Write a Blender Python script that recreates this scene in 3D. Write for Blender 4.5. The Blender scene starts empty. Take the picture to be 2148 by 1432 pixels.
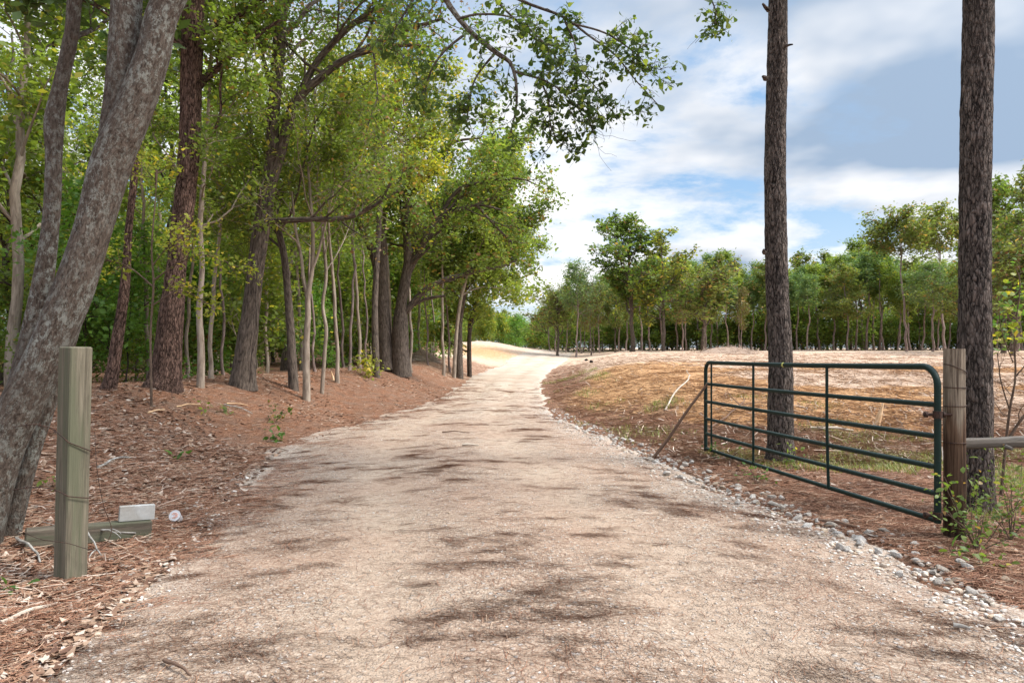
import bpy, math, random
import numpy as np
from mathutils import Vector

# ------------------------------------------------------------------ scene
scene = bpy.context.scene
COL = scene.collection
R = math.radians
FPX, HZ, CAMZ = 1432.0, 730.0, 1.6

cam_d = bpy.data.cameras.new('camera'); cam = bpy.data.objects.new('camera', cam_d)
COL.objects.link(cam); scene.camera = cam
cam.location = (0, 0, CAMZ); cam.rotation_euler = (R(90), 0, 0)
cam_d.sensor_width = 36; cam_d.lens = 24; cam_d.shift_y = (HZ - 716) / 2148
cam_d.clip_start = 0.05; cam_d.clip_end = 5000

SUN_EL, SUN_AZ = 50, 100          # azimuth measured clockwise from +Y (view direction)
world = bpy.data.worlds.new('World'); scene.world = world; world.use_nodes = True
wn = world.node_tree; wn.nodes.clear()
def N(nt, t, ins=None, **kw):
    n = nt.nodes.new(t)
    for k, v in kw.items(): setattr(n, k, v)
    if ins:
        for k, v in ins.items():
            if isinstance(v, bpy.types.NodeSocket): nt.links.new(v, n.inputs[k])
            else: n.inputs[k].default_value = v
    return n
def ramp(nt, fac, stops, interp='LINEAR'):
    n = nt.nodes.new('ShaderNodeValToRGB'); nt.links.new(fac, n.inputs[0])
    el = n.color_ramp.elements; n.color_ramp.interpolation = interp
    while len(el) < len(stops): el.new(0.5)
    for e, (p, c) in zip(el, stops):
        e.position = p; e.color = (c if len(c) == 4 else (*c, 1)) if not isinstance(c, (int, float)) else (c, c, c, 1)
    return n.outputs[0]
def mixc(nt, fac, a, b, mode='MIX'):
    n = nt.nodes.new('ShaderNodeMix'); n.data_type = 'RGBA'; n.blend_type = mode
    for idx, v in ((0, fac), (6, a), (7, b)):
        if isinstance(v, bpy.types.NodeSocket): nt.links.new(v, n.inputs[idx])
        elif idx == 0: n.inputs[0].default_value = v
        else: n.inputs[idx].default_value = (*v, 1)
    return n.outputs[2]
def math_(nt, op, a, b=0.0, clamp=False):
    n = nt.nodes.new('ShaderNodeMath'); n.operation = op; n.use_clamp = clamp
    for i, v in enumerate((a, b)):
        if isinstance(v, bpy.types.NodeSocket): nt.links.new(v, n.inputs[i])
        else: n.inputs[i].default_value = v
    return n.outputs[0]

sky = N(wn, 'ShaderNodeTexSky', sky_type='NISHITA', sun_disc=False, sun_elevation=R(SUN_EL), sun_rotation=R(SUN_AZ),
        air_density=1.0, dust_density=0.6, ozone_density=1.6)
tc = N(wn, 'ShaderNodeTexCoord')
sep = N(wn, 'ShaderNodeSeparateXYZ', {0: tc.outputs['Generated']})
zz = math_(wn, 'ADD', math_(wn, 'MAXIMUM', sep.outputs[2], 0.0), 0.16)
cx = math_(wn, 'DIVIDE', sep.outputs[0], zz); cy = math_(wn, 'DIVIDE', sep.outputs[1], zz)
cv = N(wn, 'ShaderNodeCombineXYZ', {0: cx, 1: cy, 2: 5.2})
n1 = N(wn, 'ShaderNodeTexNoise', {'Vector': cv.outputs[0], 'Scale': 1.25, 'Detail': 10.0, 'Roughness': 0.6, 'Distortion': 0.2})
cloud = ramp(wn, n1.outputs[0], [(0.40, 0.0), (0.475, 0.7), (0.54, 1.0)])
cv2 = N(wn, 'ShaderNodeCombineXYZ', {0: cx, 1: cy, 2: 10.2})
n2 = N(wn, 'ShaderNodeTexNoise', {'Vector': cv2.outputs[0], 'Scale': 0.75, 'Detail': 5.0, 'Roughness': 0.5})
ccol = ramp(wn, n2.outputs[0], [(0.40, (6.8, 6.8, 6.8)), (0.50, (5.6, 5.7, 5.9)), (0.60, (2.2, 2.9, 3.9))])
hzf = ramp(wn, sep.outputs[2], [(0.0, 0.85), (0.22, 0.0)])
skyb = mixc(wn, 0.6, sky.outputs[0], (2.1, 3.5, 5.3))
skyh = mixc(wn, hzf, skyb, (4.3, 5.1, 5.8))
skc = mixc(wn, cloud, skyh, ccol)
skc = mixc(wn, ramp(wn, sep.outputs[2], [(0.0, 1.0), (0.09, 0.0)]), skc, (4.6, 5.2, 5.7))
# unseen sky boosted towards the sun and overhead, added to lift ambient light
sv = N(wn, 'ShaderNodeVectorMath', {0: tc.outputs['Generated'], 1: (math.sin(R(SUN_AZ)) * math.cos(R(SUN_EL)), math.cos(R(SUN_AZ)) * math.cos(R(SUN_EL)), math.sin(R(SUN_EL)))}, operation='DOT_PRODUCT').outputs['Value']
glow = math_(wn, 'MULTIPLY', math_(wn, 'POWER', math_(wn, 'MAXIMUM', sv, 0.0), 6.0), 2.6)
zen = math_(wn, 'MULTIPLY', ramp(wn, sep.outputs[2], [(0.5, 0.0), (0.85, 1.0)]), 1.5)
gn = math_(wn, 'ADD', math_(wn, 'ADD', glow, zen), 1.0)
skc = N(wn, 'ShaderNodeVectorMath', {0: skc, 'Scale': gn}, operation='SCALE').outputs[0]
bg = N(wn, 'ShaderNodeBackground', {'Color': skc, 'Strength': 0.085})
wo = N(wn, 'ShaderNodeOutputWorld', {'Surface': bg.outputs[0]})

sun_d = bpy.data.lights.new('sun', 'SUN'); sun = bpy.data.objects.new('sun', sun_d); COL.objects.link(sun)
sun_d.energy = 2.3; sun_d.angle = R(14); sun_d.color = (1.0, 0.95, 0.87)
sdir = Vector((math.sin(R(SUN_AZ)) * math.cos(R(SUN_EL)), math.cos(R(SUN_AZ)) * math.cos(R(SUN_EL)), math.sin(R(SUN_EL))))
sun.rotation_euler = sdir.to_track_quat('Z', 'Y').to_euler()
vs = scene.view_settings; vs.view_transform = 'Standard'; vs.look = 'None'; vs.gamma = 1; vs.use_curve_mapping = False
vs.exposure = 1.06
scene.cycles.max_bounces = 6; scene.cycles.diffuse_bounces = 3; scene.cycles.glossy_bounces = 2
scene.cycles.transmission_bounces = 3; scene.cycles.transparent_max_bounces = 4

def at(u, v, Y): return np.array([(u - 1074) / FPX * Y, Y, CAMZ - (v - HZ) / FPX * Y])

# ------------------------------------------------------------------ noise
def _h(ix, iy, iz, s):
    a = np.sin(ix * 127.1 + iy * 311.7 + iz * 74.7 + s * 53.3) * 43758.5453
    return a - np.floor(a)
def vn(x, y, z=0.0, s=0):
    x, y, z = np.broadcast_arrays(np.asarray(x, float), y, z)
    ix, iy, iz = np.floor(x), np.floor(y), np.floor(z)
    fx, fy, fz = x - ix, y - iy, z - iz
    fx, fy, fz = [f * f * (3 - 2 * f) for f in (fx, fy, fz)]
    r = 0
    for a in (0, 1):
        for b in (0, 1):
            for c in (0, 1):
                w = (fx if a else 1 - fx) * (fy if b else 1 - fy) * (fz if c else 1 - fz)
                r = r + w * _h(ix + a, iy + b, iz + c, s)
    return r * 2 - 1
def fbm(x, y, z=0.0, o=4, s=0):
    r, a, f = 0, 1.0, 1.0
    for i in range(o):
        r = r + a * vn(np.asarray(x) * f, np.asarray(y) * f, np.asarray(z) * f, s + i); a *= .5; f *= 2.03
    return r
def S(a, b, x):
    t = np.clip((np.asarray(x, float) - a) / (b - a), 0, 1); return t * t * (3 - 2 * t)

# ------------------------------------------------------------------ terrain
EY = [-30, 0, 3.26, 4.09, 4.87, 5.73, 7.16, 8.49, 10.9, 13.5, 16.4, 20.8, 28.6, 38, 50, 65, 80, 100, 140]
LXv = [-2.2, -2.4, -2.52, -2.66, -2.76, -2.88, -3.17, -3.46, -3.85, -3.5, -3.0, -2.25, -2.1, -2.1, -1.0, -.2, 2.0, 4.5, 9]
RXv = [3.4, 3.3, 3.12, 3.07, 3.0, 2.83, 2.45, 2.17, 1.87, 1.35, .95, .95, 1.15, 1.8, 3.2, 5.2, 6.8, 9, 13]
def LX(y): return np.interp(y, EY, LXv)
def RX(y): return np.interp(y, EY, RXv)
def zroad(y): return np.interp(y, [-30, 20, 30, 40, 50, 65, 80, 100, 140, 400], [0, 0, .04, .1, .2, .47, .76, 1.1, 1.6, 2.0])
def zbase(x, y):
    x = np.asarray(x, float); y = np.asarray(y, float)
    zr = zroad(y)
    dr = x - RX(y); dl = LX(y) - x
    hf = np.interp(y, [-30, 8, 11, 15, 20, 30, 45, 70, 120, 400], [.02, .03, .12, .5, .78, .95, 1.03, 1.2, 1.34, 1.5])
    z = zr + (hf - zr) * S(0, 1, dr / (2.2 + .07 * np.maximum(y, 0)))
    w = np.interp(y, [0, 9, 13, 18, 25, 35, 60], [4, 3.7, 3.6, 3.6, 3.0, 2.2, 4])
    hc = np.interp(y, [0, 3, 6, 9, 12, 35, 60], [.35, .4, .55, .72, .86, .86, .9])
    zl = hc * S(0, 1, dl / w) - .45 * S(0, 1, (dl - w - .6) / 5) + .5 * S(28, 50, y) * S(0, 1, (dl - w) / 4)
    z = np.where(dl > 0, zr * (1 - S(0, 1, dl / w)) + zl, z)
    z = z + 1.45 * S(58, 92, y) * (1 - S(-5, 8, x))
    return z
def inroad(x, y): return S(-.25, .15, np.minimum(x - LX(y), RX(y) - x))
def gz(x, y):
    x = np.asarray(x, float); y = np.asarray(y, float)
    m = inroad(x, y)
    far = S(9, 25, y) * S(0, 3, x - RX(y))
    rel = .035 * fbm(x * .9, y * .9, o=3, s=3) + .012 * fbm(x * 6, y * 6, o=2, s=8) + far * (.07 * fbm(x * .5, y * .9, o=4, s=12))
    berm = .05 * np.exp(-((LX(y) - .15 - x) / .22) ** 2) * S(12, 7, y)
    return zbase(x, y) + rel * (1 - m) - .05 * m + .008 + berm
def rz(x, y):
    c = (x - LX(y)) / (RX(y) - LX(y))
    crown = .05 * (1 - (2 * c - 1) ** 2) - .035 * np.exp(-((c - .33) / .08) ** 2) - .035 * np.exp(-((c - .66) / .08) ** 2)
    return zbase(x, y) + crown * .8 + .010 * fbm(x * 1.7, y * 1.7, o=3, s=31) + .004 * vn(x * 14, y * 14, s=40) + .006
def surf(x, y):
    x = np.asarray(x, float); y = np.asarray(y, float)
    return np.where((x > LX(y) + .05) & (x < RX(y) - .05), np.maximum(rz(x, y), gz(x, y)), gz(x, y))
def drop(u, v, Y0=None):
    """ground point seen at pixel u,v"""
    Y = np.geomspace(2, 300, 4000); X = (u - 1074) / FPX * Y; Z = CAMZ - (v - HZ) / FPX * Y
    k = np.argmax(Z < surf(X, Y))
    return np.array([X[k], Y[k], surf(X[k], Y[k])])

# ------------------------------------------------------------------ mesh tools
class MB:
    def __init__(s): s.V, s.F, s.A, s.Rn, s.n = [], [], [], [], 0
    def add(s, V, F, bk=None, rnd=0.5):
        V = np.asarray(V, float); F = np.asarray(F, int)
        s.V.append(V); s.F.append(F + s.n); s.n += len(V)
        s.A.append(np.zeros((len(V), 3)) if bk is None else bk)
        s.Rn.append(np.full(len(V), rnd) if np.isscalar(rnd) else rnd)
    def tube(s, pts, rad, seg=8, bark=0.0, seed=0, cap=False, bs=(6, 2.2), flat=1.0):
        pts = np.asarray(pts, float); n = len(pts); rad = np.broadcast_to(np.asarray(rad, float), (n,))
        T = np.gradient(pts, axis=0); T /= np.linalg.norm(T, axis=1)[:, None] + 1e-9
        ref = np.array([0, 1, 0.]) if abs(T[0][1]) < .8 else np.array([1, 0, 0.])
        U = np.zeros_like(pts); u = ref - T[0] * ref.dot(T[0]); u /= np.linalg.norm(u)
        for i in range(n):
            u = u - T[i] * u.dot(T[i]); u /= np.linalg.norm(u) + 1e-9; U[i] = u
        W = np.cross(T, U)
        th = np.linspace(0, 2 * np.pi, seg, endpoint=False)
        L = np.concatenate([[0], np.cumsum(np.linalg.norm(np.diff(pts, axis=0), axis=1))])
        rr = np.repeat(rad[:, None], seg, 1)
        cxx, syy = np.cos(th)[None, :], np.sin(th)[None, :]
        if bark:
            q = np.maximum(rr, .05)
            a = fbm(cxx * q * bs[0] * 2.2, syy * q * bs[0] * 2.2, L[:, None] * bs[1] + seed, o=3, s=seed)
            b = vn(cxx * q * 1.5 + seed, syy * q * 1.5, L[:, None] * .8, s=seed + 5)
            rr = rr * (1 + bark * a + bark * .8 * b)
        V = pts[:, None] + rr[..., None] * (cxx[..., None] * U[:, None] + flat * syy[..., None] * W[:, None])
        bk = np.stack([np.broadcast_to(cxx, (n, seg)) * rad[:, None], np.broadcast_to(syy, (n, seg)) * rad[:, None],
                       np.broadcast_to(L[:, None], (n, seg)) + seed * 3.1], -1)
        i = np.arange(n - 1)[:, None] * seg; j = np.arange(seg)[None, :]; j2 = (j + 1) % seg
        F = np.stack([i + j, i + j2, i + seg + j2, i + seg + j], -1).reshape(-1, 4)
        V = V.reshape(-1, 3); bk = bk.reshape(-1, 3)
        s.add(V, F, bk, (seed * .37) % 1)
        if cap:
            for e, idx in ((0, np.arange(seg)[::-1]), (n - 1, (n - 1) * seg + np.arange(seg))):
                c = pts[e][None]; VV = np.concatenate([V[idx], c]); k = np.arange(seg)
                FF = np.stack([k, (k + 1) % seg, np.full(seg, seg)], -1)
                s.add(VV, FF, np.concatenate([bk[idx], bk[idx].mean(0)[None]]), 0.9)
    def box(s, c, sz, rot=None, bev=0.0, rnd=.5):
        c = np.asarray(c, float); h = np.asarray(sz, float) / 2
        b = bev
        rings = []
        for z, ins in ((-h[2], b), (-h[2] + b, 0), (h[2] - b, 0), (h[2], b)):
            x, y = h[0] - ins, h[1] - ins; e = max(b, 1e-4)
            rings.append([(x, -y + e, z), (x, y - e, z), (x - e, y, z), (-x + e, y, z), (-x, y - e, z), (-x, -y + e, z), (-x + e, -y, z), (x - e, -y, z)])
        V = np.array(rings).reshape(-1, 3); F = []
        for i in range(3):
            for j in range(8): F.append((i * 8 + j, i * 8 + (j + 1) % 8, i * 8 + 8 + (j + 1) % 8, i * 8 + 8 + j))
        bk = V.copy()
        if rot is not None: V = V @ np.asarray(rot).T
        s.add(V + c, F, bk, rnd)
        cap = [(24, 25, 26, 27), (24, 27, 28, 31), (28, 29, 30, 31), (3, 2, 1, 0), (7, 4, 3, 0), (7, 6, 5, 4)]
        s.add(V + c, cap, bk, rnd)
    def build(s, name, mat, parent=None, smooth=True):
        V = np.concatenate(s.V); me = bpy.data.meshes.new(name)
        Fs = s.F; nl = sum(f.size for f in Fs); npoly = sum(len(f) for f in Fs)
        me.vertices.add(len(V)); me.vertices.foreach_set('co', V.astype(np.float32).ravel())
        me.loops.add(nl); me.polygons.add(npoly)
        me.loops.foreach_set('vertex_index', np.concatenate([f.ravel() for f in Fs]).astype(np.int32))
        tot = np.concatenate([np.full(len(f), f.shape[1]) for f in Fs]); st = np.concatenate([[0], np.cumsum(tot)[:-1]])
        me.polygons.foreach_set('loop_start', st.astype(np.int32)); me.polygons.foreach_set('loop_total', tot.astype(np.int32))
        a = me.attributes.new('bk', 'FLOAT_VECTOR', 'POINT'); a.data.foreach_set('vector', np.concatenate(s.A).astype(np.float32).ravel())
        a = me.attributes.new('rnd', 'FLOAT', 'POINT'); a.data.foreach_set('value', np.concatenate(s.Rn).astype(np.float32))
        me.update(calc_edges=True)
        me.polygons.foreach_set('use_smooth', np.full(npoly, smooth))
        me.materials.append(mat)
        o = bpy.data.objects.new(name, me); COL.objects.link(o); o.parent = parent
        return o
def tag(o, label=None, cat=None, group=None, kind=None):
    if label: o['label'] = label
    if cat: o['category'] = cat
    if group: o['group'] = group
    if kind: o['kind'] = kind
    return o
def empty(name, loc=(0, 0, 0), label=None, cat=None, group=None):
    o = bpy.data.objects.new(name, None); COL.objects.link(o); o.location = loc; o.empty_display_size = .2
    return tag(o, label, cat, group)
def rel(pts, base): return [np.asarray(p, float) - np.asarray(base, float) for p in pts]
def copy_tree(root, loc, rz_=0, sc=1.0, label=None, group=None):
    r = root.copy(); COL.objects.link(r); r.location = loc; r.rotation_euler = (0, 0, rz_)
    r.scale = (sc, sc, sc) if np.isscalar(sc) else sc
    if label: r['label'] = label
    if group: r['group'] = group
    for ch in root.children:
        c = ch.copy(); COL.objects.link(c); c.parent = r
        for g in ch.children:
            d = g.copy(); COL.objects.link(d); d.parent = c
    return r

# spline through control rows (x,y,z,r)
def smooth_path(rows, n):
    rows = np.asarray(rows, float); k = len(rows)
    t = np.linspace(0, k - 1, n); i = np.clip(t.astype(int), 0, k - 2); f = (t - i)[:, None]
    g = lambda j: rows[np.clip(j, 0, k - 1)]
    p0, p1, p2, p3 = g(i - 1), g(i), g(i + 1), g(i + 2)
    return .5 * (2 * p1 + (p2 - p0) * f + (2 * p0 - 5 * p1 + 4 * p2 - p3) * f ** 2 + (3 * p1 - p0 - 3 * p2 + p3) * f ** 3)
def pxpath(rows, Y):
    """rows (u, v, width_px[, dY])"""
    out = []
    for r_ in rows:
        y = Y + (r_[3] if len(r_) > 3 else 0); p = at(r_[0], r_[1], y); out.append([*p, r_[2] / 2 / FPX * y / math.sqrt(1 + ((r_[0] - 1074) / FPX) ** 2)])   # a round stem off the view axis looks wider
    return out

def wander(p0, d, L, n, rng, wob=.25, trop=.05):
    d = np.asarray(d, float); d = d / np.linalg.norm(d); p = [np.asarray(p0, float)]
    for i in range(n):
        d = d + rng.normal(0, wob, 3) + np.array([0, 0, trop]); d /= np.linalg.norm(d)
        p.append(p[-1] + d * L / n)
    return np.array(p)
def limbs(mb, path, rad, n, t0, t1, Lf, rng, sites, ang=(.7, 1.2), levels=2, r_ratio=.45, wob=.2, trop=.08, seg=6, az=None, minr=.006):
    """spawn n limbs on a path; last level leaves leaf sites"""
    m = len(path)
    for k in range(n):
        t = t0 + (t1 - t0) * (k + rng.random()) / n
        i = min(int(t * (m - 1)), m - 2); f = t * (m - 1) - i
        p = path[i] * (1 - f) + path[i + 1] * f; r = (rad[i] * (1 - f) + rad[i + 1] * f)
        T = path[i + 1] - path[i]; T /= np.linalg.norm(T) + 1e-9
        th = rng.random() * 2 * np.pi if az is None else az[0] + (az[1] - az[0]) * rng.random()
        if abs(T[2]) > .6 or az is not None: side = np.array([math.cos(th), math.sin(th), 0])
        else:
            a = np.cross(T, [0, 0, 1]); a /= np.linalg.norm(a); b = np.cross(a, T); side = a * math.cos(th) + b * math.sin(th)
        an = ang[0] + (ang[1] - ang[0]) * rng.random()
        d = T * math.cos(an) + side * math.sin(an)
        L = Lf(t) * rng.uniform(.7, 1.2)
        r1 = max(min(r * r_ratio, L * .035), minr); ns = 6 if levels > 0 else 3
        q = wander(p, d, L, ns, rng, wob, trop); rr = np.linspace(r1, r1 * .3, ns + 1)
        if r1 > minr * .8: mb.tube(q, rr, seg if levels > 0 else 4, seed=int(rng.integers(99)))
        if levels > 0:
            limbs(mb, q, rr, max(3, int(4 + L * 1.1)), .25, 1.0, lambda t_: L * .38, rng, sites, ang=(.5, 1.1), levels=levels - 1, wob=wob, trop=trop * .5, seg=4, minr=minr)
        else:
            sites.extend(q[1:])
def leaves(mb, sites, n, spread, size, rng, aspect=.5, flatness=.6, prof=None, droop=.0, szvar=.35):
    sites = np.asarray(sites); c = sites[rng.integers(0, len(sites), n)]
    p = c + rng.normal(0, 1, (n, 3)) * np.asarray(spread)
    d = rng.normal(0, 1, (n, 3)); d[:, 2] = d[:, 2] * .6 - droop; d /= np.linalg.norm(d, axis=1)[:, None]
    up = rng.normal(0, 1, (n, 3)) * (1 - flatness); up[:, 2] += flatness
    w = np.cross(d, up); w /= np.linalg.norm(w, axis=1)[:, None] + 1e-9; nn = np.cross(w, d)
    L = size * (1 + szvar * rng.normal(0, 1, n)).clip(.4, 2)[:, None]; W = L * aspect
    rnd = rng.random(n)
    if prof is None:
        V = np.stack([p, p + d * L * .5 + w * W * .5 + nn * L * .06, p + d * L, p + d * L * .5 - w * W * .5 + nn * L * .06], 1)
        F = np.arange(n * 4).reshape(n, 4); k = 4
    else:
        rows = []
        for t, pw in prof:
            off = nn * L * (.12 * math.sin(t * 3) - .1 * t)
            rows += [p + d * L * t + w * W * pw + off, p + d * L * t - w * W * pw + off]
        V = np.stack(rows, 1); k = len(rows)
        F = (np.arange(n)[:, None, None] * k + np.array([[2 * i, 2 * i + 1, 2 * i + 3, 2 * i + 2] for i in range(len(prof) - 1)])[None]).reshape(-1, 4)
    # colour clumps: noise on position mixed with a random per leaf
    cl = (fbm(p[:, 0] * .9, p[:, 1] * .9, p[:, 2] * .9, o=2, s=5) * .5 + .5).clip(0, 1)
    mb.add(V.reshape(-1, 3), F, np.repeat(np.stack([cl, rnd, cl * 0], 1), k, 0), np.repeat(rnd, k))

# ------------------------------------------------------------------ materials
def new_mat(name):
    m = bpy.data.materials.new(name); m.use_nodes = True; nt = m.node_tree; nt.nodes.clear()
    return m, nt
def finish(nt, color, rough=.8, bump=None, bstr=.5, bdist=.02, spec=.3, normal=None, metallic=0.0):
    p = N(nt, 'ShaderNodeBsdfPrincipled'); o = N(nt, 'ShaderNodeOutputMaterial', {0: p.outputs[0]})
    for k, v in (('Base Color', color), ('Roughness', rough)):
        if isinstance(v, bpy.types.NodeSocket): nt.links.new(v, p.inputs[k])
        elif k == 'Base Color': p.inputs[k].default_value = (*v, 1)
        else: p.inputs[k].default_value = v
    p.inputs['Specular IOR Level'].default_value = spec; p.inputs['Metallic'].default_value = metallic
    if bump is not None:
        b = N(nt, 'ShaderNodeBump', {'Height': bump, 'Strength': bstr, 'Distance': bdist}); nt.links.new(b.outputs[0], p.inputs['Normal'])
    return p
def attr(nt, name): return N(nt, 'ShaderNodeAttribute', attribute_name=name)
def scaled(nt, vec, s):
    return N(nt, 'ShaderNodeMapping', {'Vector': vec, 'Scale': s}).outputs[0]
def noise(nt, vec, scale, detail=4, rough=.55, dist=0.0):
    return N(nt, 'ShaderNodeTexNoise', {'Vector': vec, 'Scale': scale, 'Detail': float(detail), 'Roughness': rough, 'Distortion': dist}).outputs[0]

def bark_mat(name, dark, light, sc=(22, 22, 5), lichen=None, fissure=.5, bd=.03, plate=False, lf=(.55, .62)):
    m, nt = new_mat(name); bk = attr(nt, 'bk').outputs['Vector']
    v = scaled(nt, bk, sc); na = noise(nt, v, 1.0, 6, .65, .4)
    if plate:
        rv = noise(nt, scaled(nt, bk, (sc[0] * .55, sc[1] * .55, sc[2] * .45)), 1.0, 6, .65, .35)
        wv = N(nt, 'ShaderNodeVectorMath', {0: v, 1: N(nt, 'ShaderNodeTexNoise', {'Vector': v, 'Scale': 1.3, 'Detail': 3.0}).outputs[1]}, operation='ADD').outputs[0]
        vo = N(nt, 'ShaderNodeTexVoronoi', {'Vector': wv, 'Scale': 1.15}, feature='DISTANCE_TO_EDGE').outputs[0]
        fis = ramp(nt, vo, [(0.0, 0.0), (.09, .55), (.28, 1.0)])
        rid = ramp(nt, math_(nt, 'ABSOLUTE', math_(nt, 'SUBTRACT', rv, .5)), [(.0, 0.0), (.035, .6), (.11, 1.0)])
        h = math_(nt, 'ADD', math_(nt, 'ADD', math_(nt, 'MULTIPLY', rid, .45), math_(nt, 'MULTIPLY', fis, .45)), math_(nt, 'MULTIPLY', na, .5))
    else:
        h = na
    fac = ramp(nt, h, [(.36 if not plate else .5, 0.0), (.66 if not plate else 1.18, 1.0)])
    c = mixc(nt, fac, dark, light)
    big = noise(nt, bk, 1.7, 3); c = mixc(nt, ramp(nt, big, [(.35, .0), (.7, .45)]), c, tuple(x * .55 for x in light))
    if lichen:
        ln = noise(nt, scaled(nt, bk, (20, 20, 13)), 1.0, 10, .85); lb = noise(nt, bk, 1.1, 2)
        lm = math_(nt, 'MULTIPLY', ramp(nt, ln, [(lf[0], 0.0), (lf[1], 1.0)]), ramp(nt, lb, [(.38, .25), (.6, 1.0)]))
        c = mixc(nt, lm, c, lichen)
    finish(nt, c, .92, h, 1.0, bd, .15); return m

def leaf_mat(name, c1, c2, c3=None, trans=.4, amt3=.2):
    c1 = tuple(v * .8 for v in c1); c2 = tuple(v * .95 for v in c2)
    m, nt = new_mat(name); bk = attr(nt, 'bk').outputs['Vector']; s = N(nt, 'ShaderNodeSeparateXYZ', {0: bk})
    oi = N(nt, 'ShaderNodeObjectInfo').outputs['Random']
    f = math_(nt, 'ADD', math_(nt, 'MULTIPLY', s.outputs[0], .7), math_(nt, 'MULTIPLY', s.outputs[1], .45))
    f = math_(nt, 'ADD', f, math_(nt, 'MULTIPLY', math_(nt, 'SUBTRACT', oi, .5), .35), clamp=True)
    c = mixc(nt, f, c1, c2)
    if c3: c = mixc(nt, ramp(nt, s.outputs[1], [(1 - amt3 - .02, 0.0), (1 - amt3, 1.0)]), c, c3)
    d = N(nt, 'ShaderNodeBsdfPrincipled', {'Base Color': c, 'Roughness': .5, 'Specular IOR Level': .35})
    tcol = mixc(nt, 1.0, c, (1.25, 1.3, .6), 'MULTIPLY')
    t = N(nt, 'ShaderNodeBsdfTranslucent', {'Color': tcol})
    mx = N(nt, 'ShaderNodeMixShader', {0: trans, 1: d.outputs[0], 2: t.outputs[0]})
    N(nt, 'ShaderNodeOutputMaterial', {0: mx.outputs[0]}); return m

M = {}
M['pine_bark'] = bark_mat('pine_bark', (.012, .009, .008), (.22, .175, .15), (30, 30, 8.5), plate=True, bd=.06)
M['red_bark'] = bark_mat('red_pine_bark', (.02, .011, .008), (.25, .155, .12), (26, 26, 7), plate=True, bd=.06)
M['grey_bark'] = bark_mat('lichened_bark', (.035, .024, .018), (.165, .13, .105), (60, 60, 20), lichen=(.26, .265, .235), bd=.03, lf=(.5, .56))
M['oak_bark'] = bark_mat('oak_bark', (.02, .015, .012), (.19, .15, .12), (26, 26, 6), lichen=(.3, .31, .27), bd=.025, lf=(.6, .68))
M['dark_bark'] = bark_mat('dark_bark', (.02, .016, .013), (.12, .09, .07), (24, 24, 6), bd=.02)
M['pale_bark'] = bark_mat('pale_smooth_bark', (.16, .12, .09), (.42, .35, .28), (16, 16, 3), bd=.006)
M['far_bark'] = bark_mat('far_trunk_bark', (.12, .085, .075), (.34, .26, .23), (8, 8, 2), bd=.01)
M['twig'] = bark_mat('twig_bark', (.06, .04, .03), (.2, .14, .1), (40, 40, 10), bd=.003)
M['leaf_mid'] = leaf_mat('leaf_green', (.095, .155, .03), (.29, .36, .085), (.46, .40, .08), amt3=.08, trans=.58)
M['leaf_dark'] = leaf_mat('leaf_dark_green', (.08, .135, .035), (.23, .31, .07), (.34, .2, .07), amt3=.05, trans=.55)
M['leaf_yel'] = leaf_mat('leaf_yellow_green', (.20, .26, .035), (.44, .45, .07), (.62, .48, .07), amt3=.12, trans=.5)
M['leaf_olive'] = leaf_mat('leaf_olive', (.10, .14, .04), (.28, .32, .09), (.38, .24, .09), amt3=.08, trans=.5)
M['leaf_near'] = leaf_mat('leaf_oak_near', (.05, .09, .028), (.13, .20, .045), (.28, .34, .07), amt3=.16, trans=.5)
M['leaf_brown'] = leaf_mat('leaf_dry_brown', (.16, .09, .04), (.3, .18, .08), (.2, .2, .06), amt3=.3, trans=.25)
M['needle_green'] = leaf_mat('needle_green', (.08, .15, .06), (.24, .35, .13), (.34, .36, .12), amt3=.1, trans=.4)
M['leaf_fresh'] = leaf_mat('leaf_fresh', (.06, .13, .03), (.2, .36, .06), None, trans=.45)
M['grass'] = leaf_mat('grass_blade', (.10, .14, .03), (.32, .36, .10), (.4, .33, .16), amt3=.25, trans=.35)

# ground
def attr_f(nt, n): return attr(nt, n).outputs['Fac']
m, nt = new_mat('ground'); M['ground'] = m
geo = N(nt, 'ShaderNodeNewGeometry').outputs['Position']
nf = noise(nt, geo, 26, 6, .7); nm = noise(nt, geo, 3.1, 5, .6); nb = noise(nt, geo, .45, 4)
# litter: brown needles and leaf bits, streaky
st1 = noise(nt, scaled(nt, geo, (60, 14, 30)), 1, 4, .7, 1.5); st2 = noise(nt, scaled(nt, geo, (13, 55, 30)), 1, 4, .7, 1.5)
stk = math_(nt, 'MAXIMUM', st1, st2)
lit = ramp(nt, stk, [(.42, (.085, .042, .028)), (.54, (.22, .095, .052)), (.66, (.44, .26, .16))])
lit = mixc(nt, ramp(nt, nm, [(.4, .0), (.68, .6)]), lit, (.20, .145, .11))
lit = mixc(nt, ramp(nt, nf, [(.66, .0), (.74, .7)]), lit, (.5, .42, .33))
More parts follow.
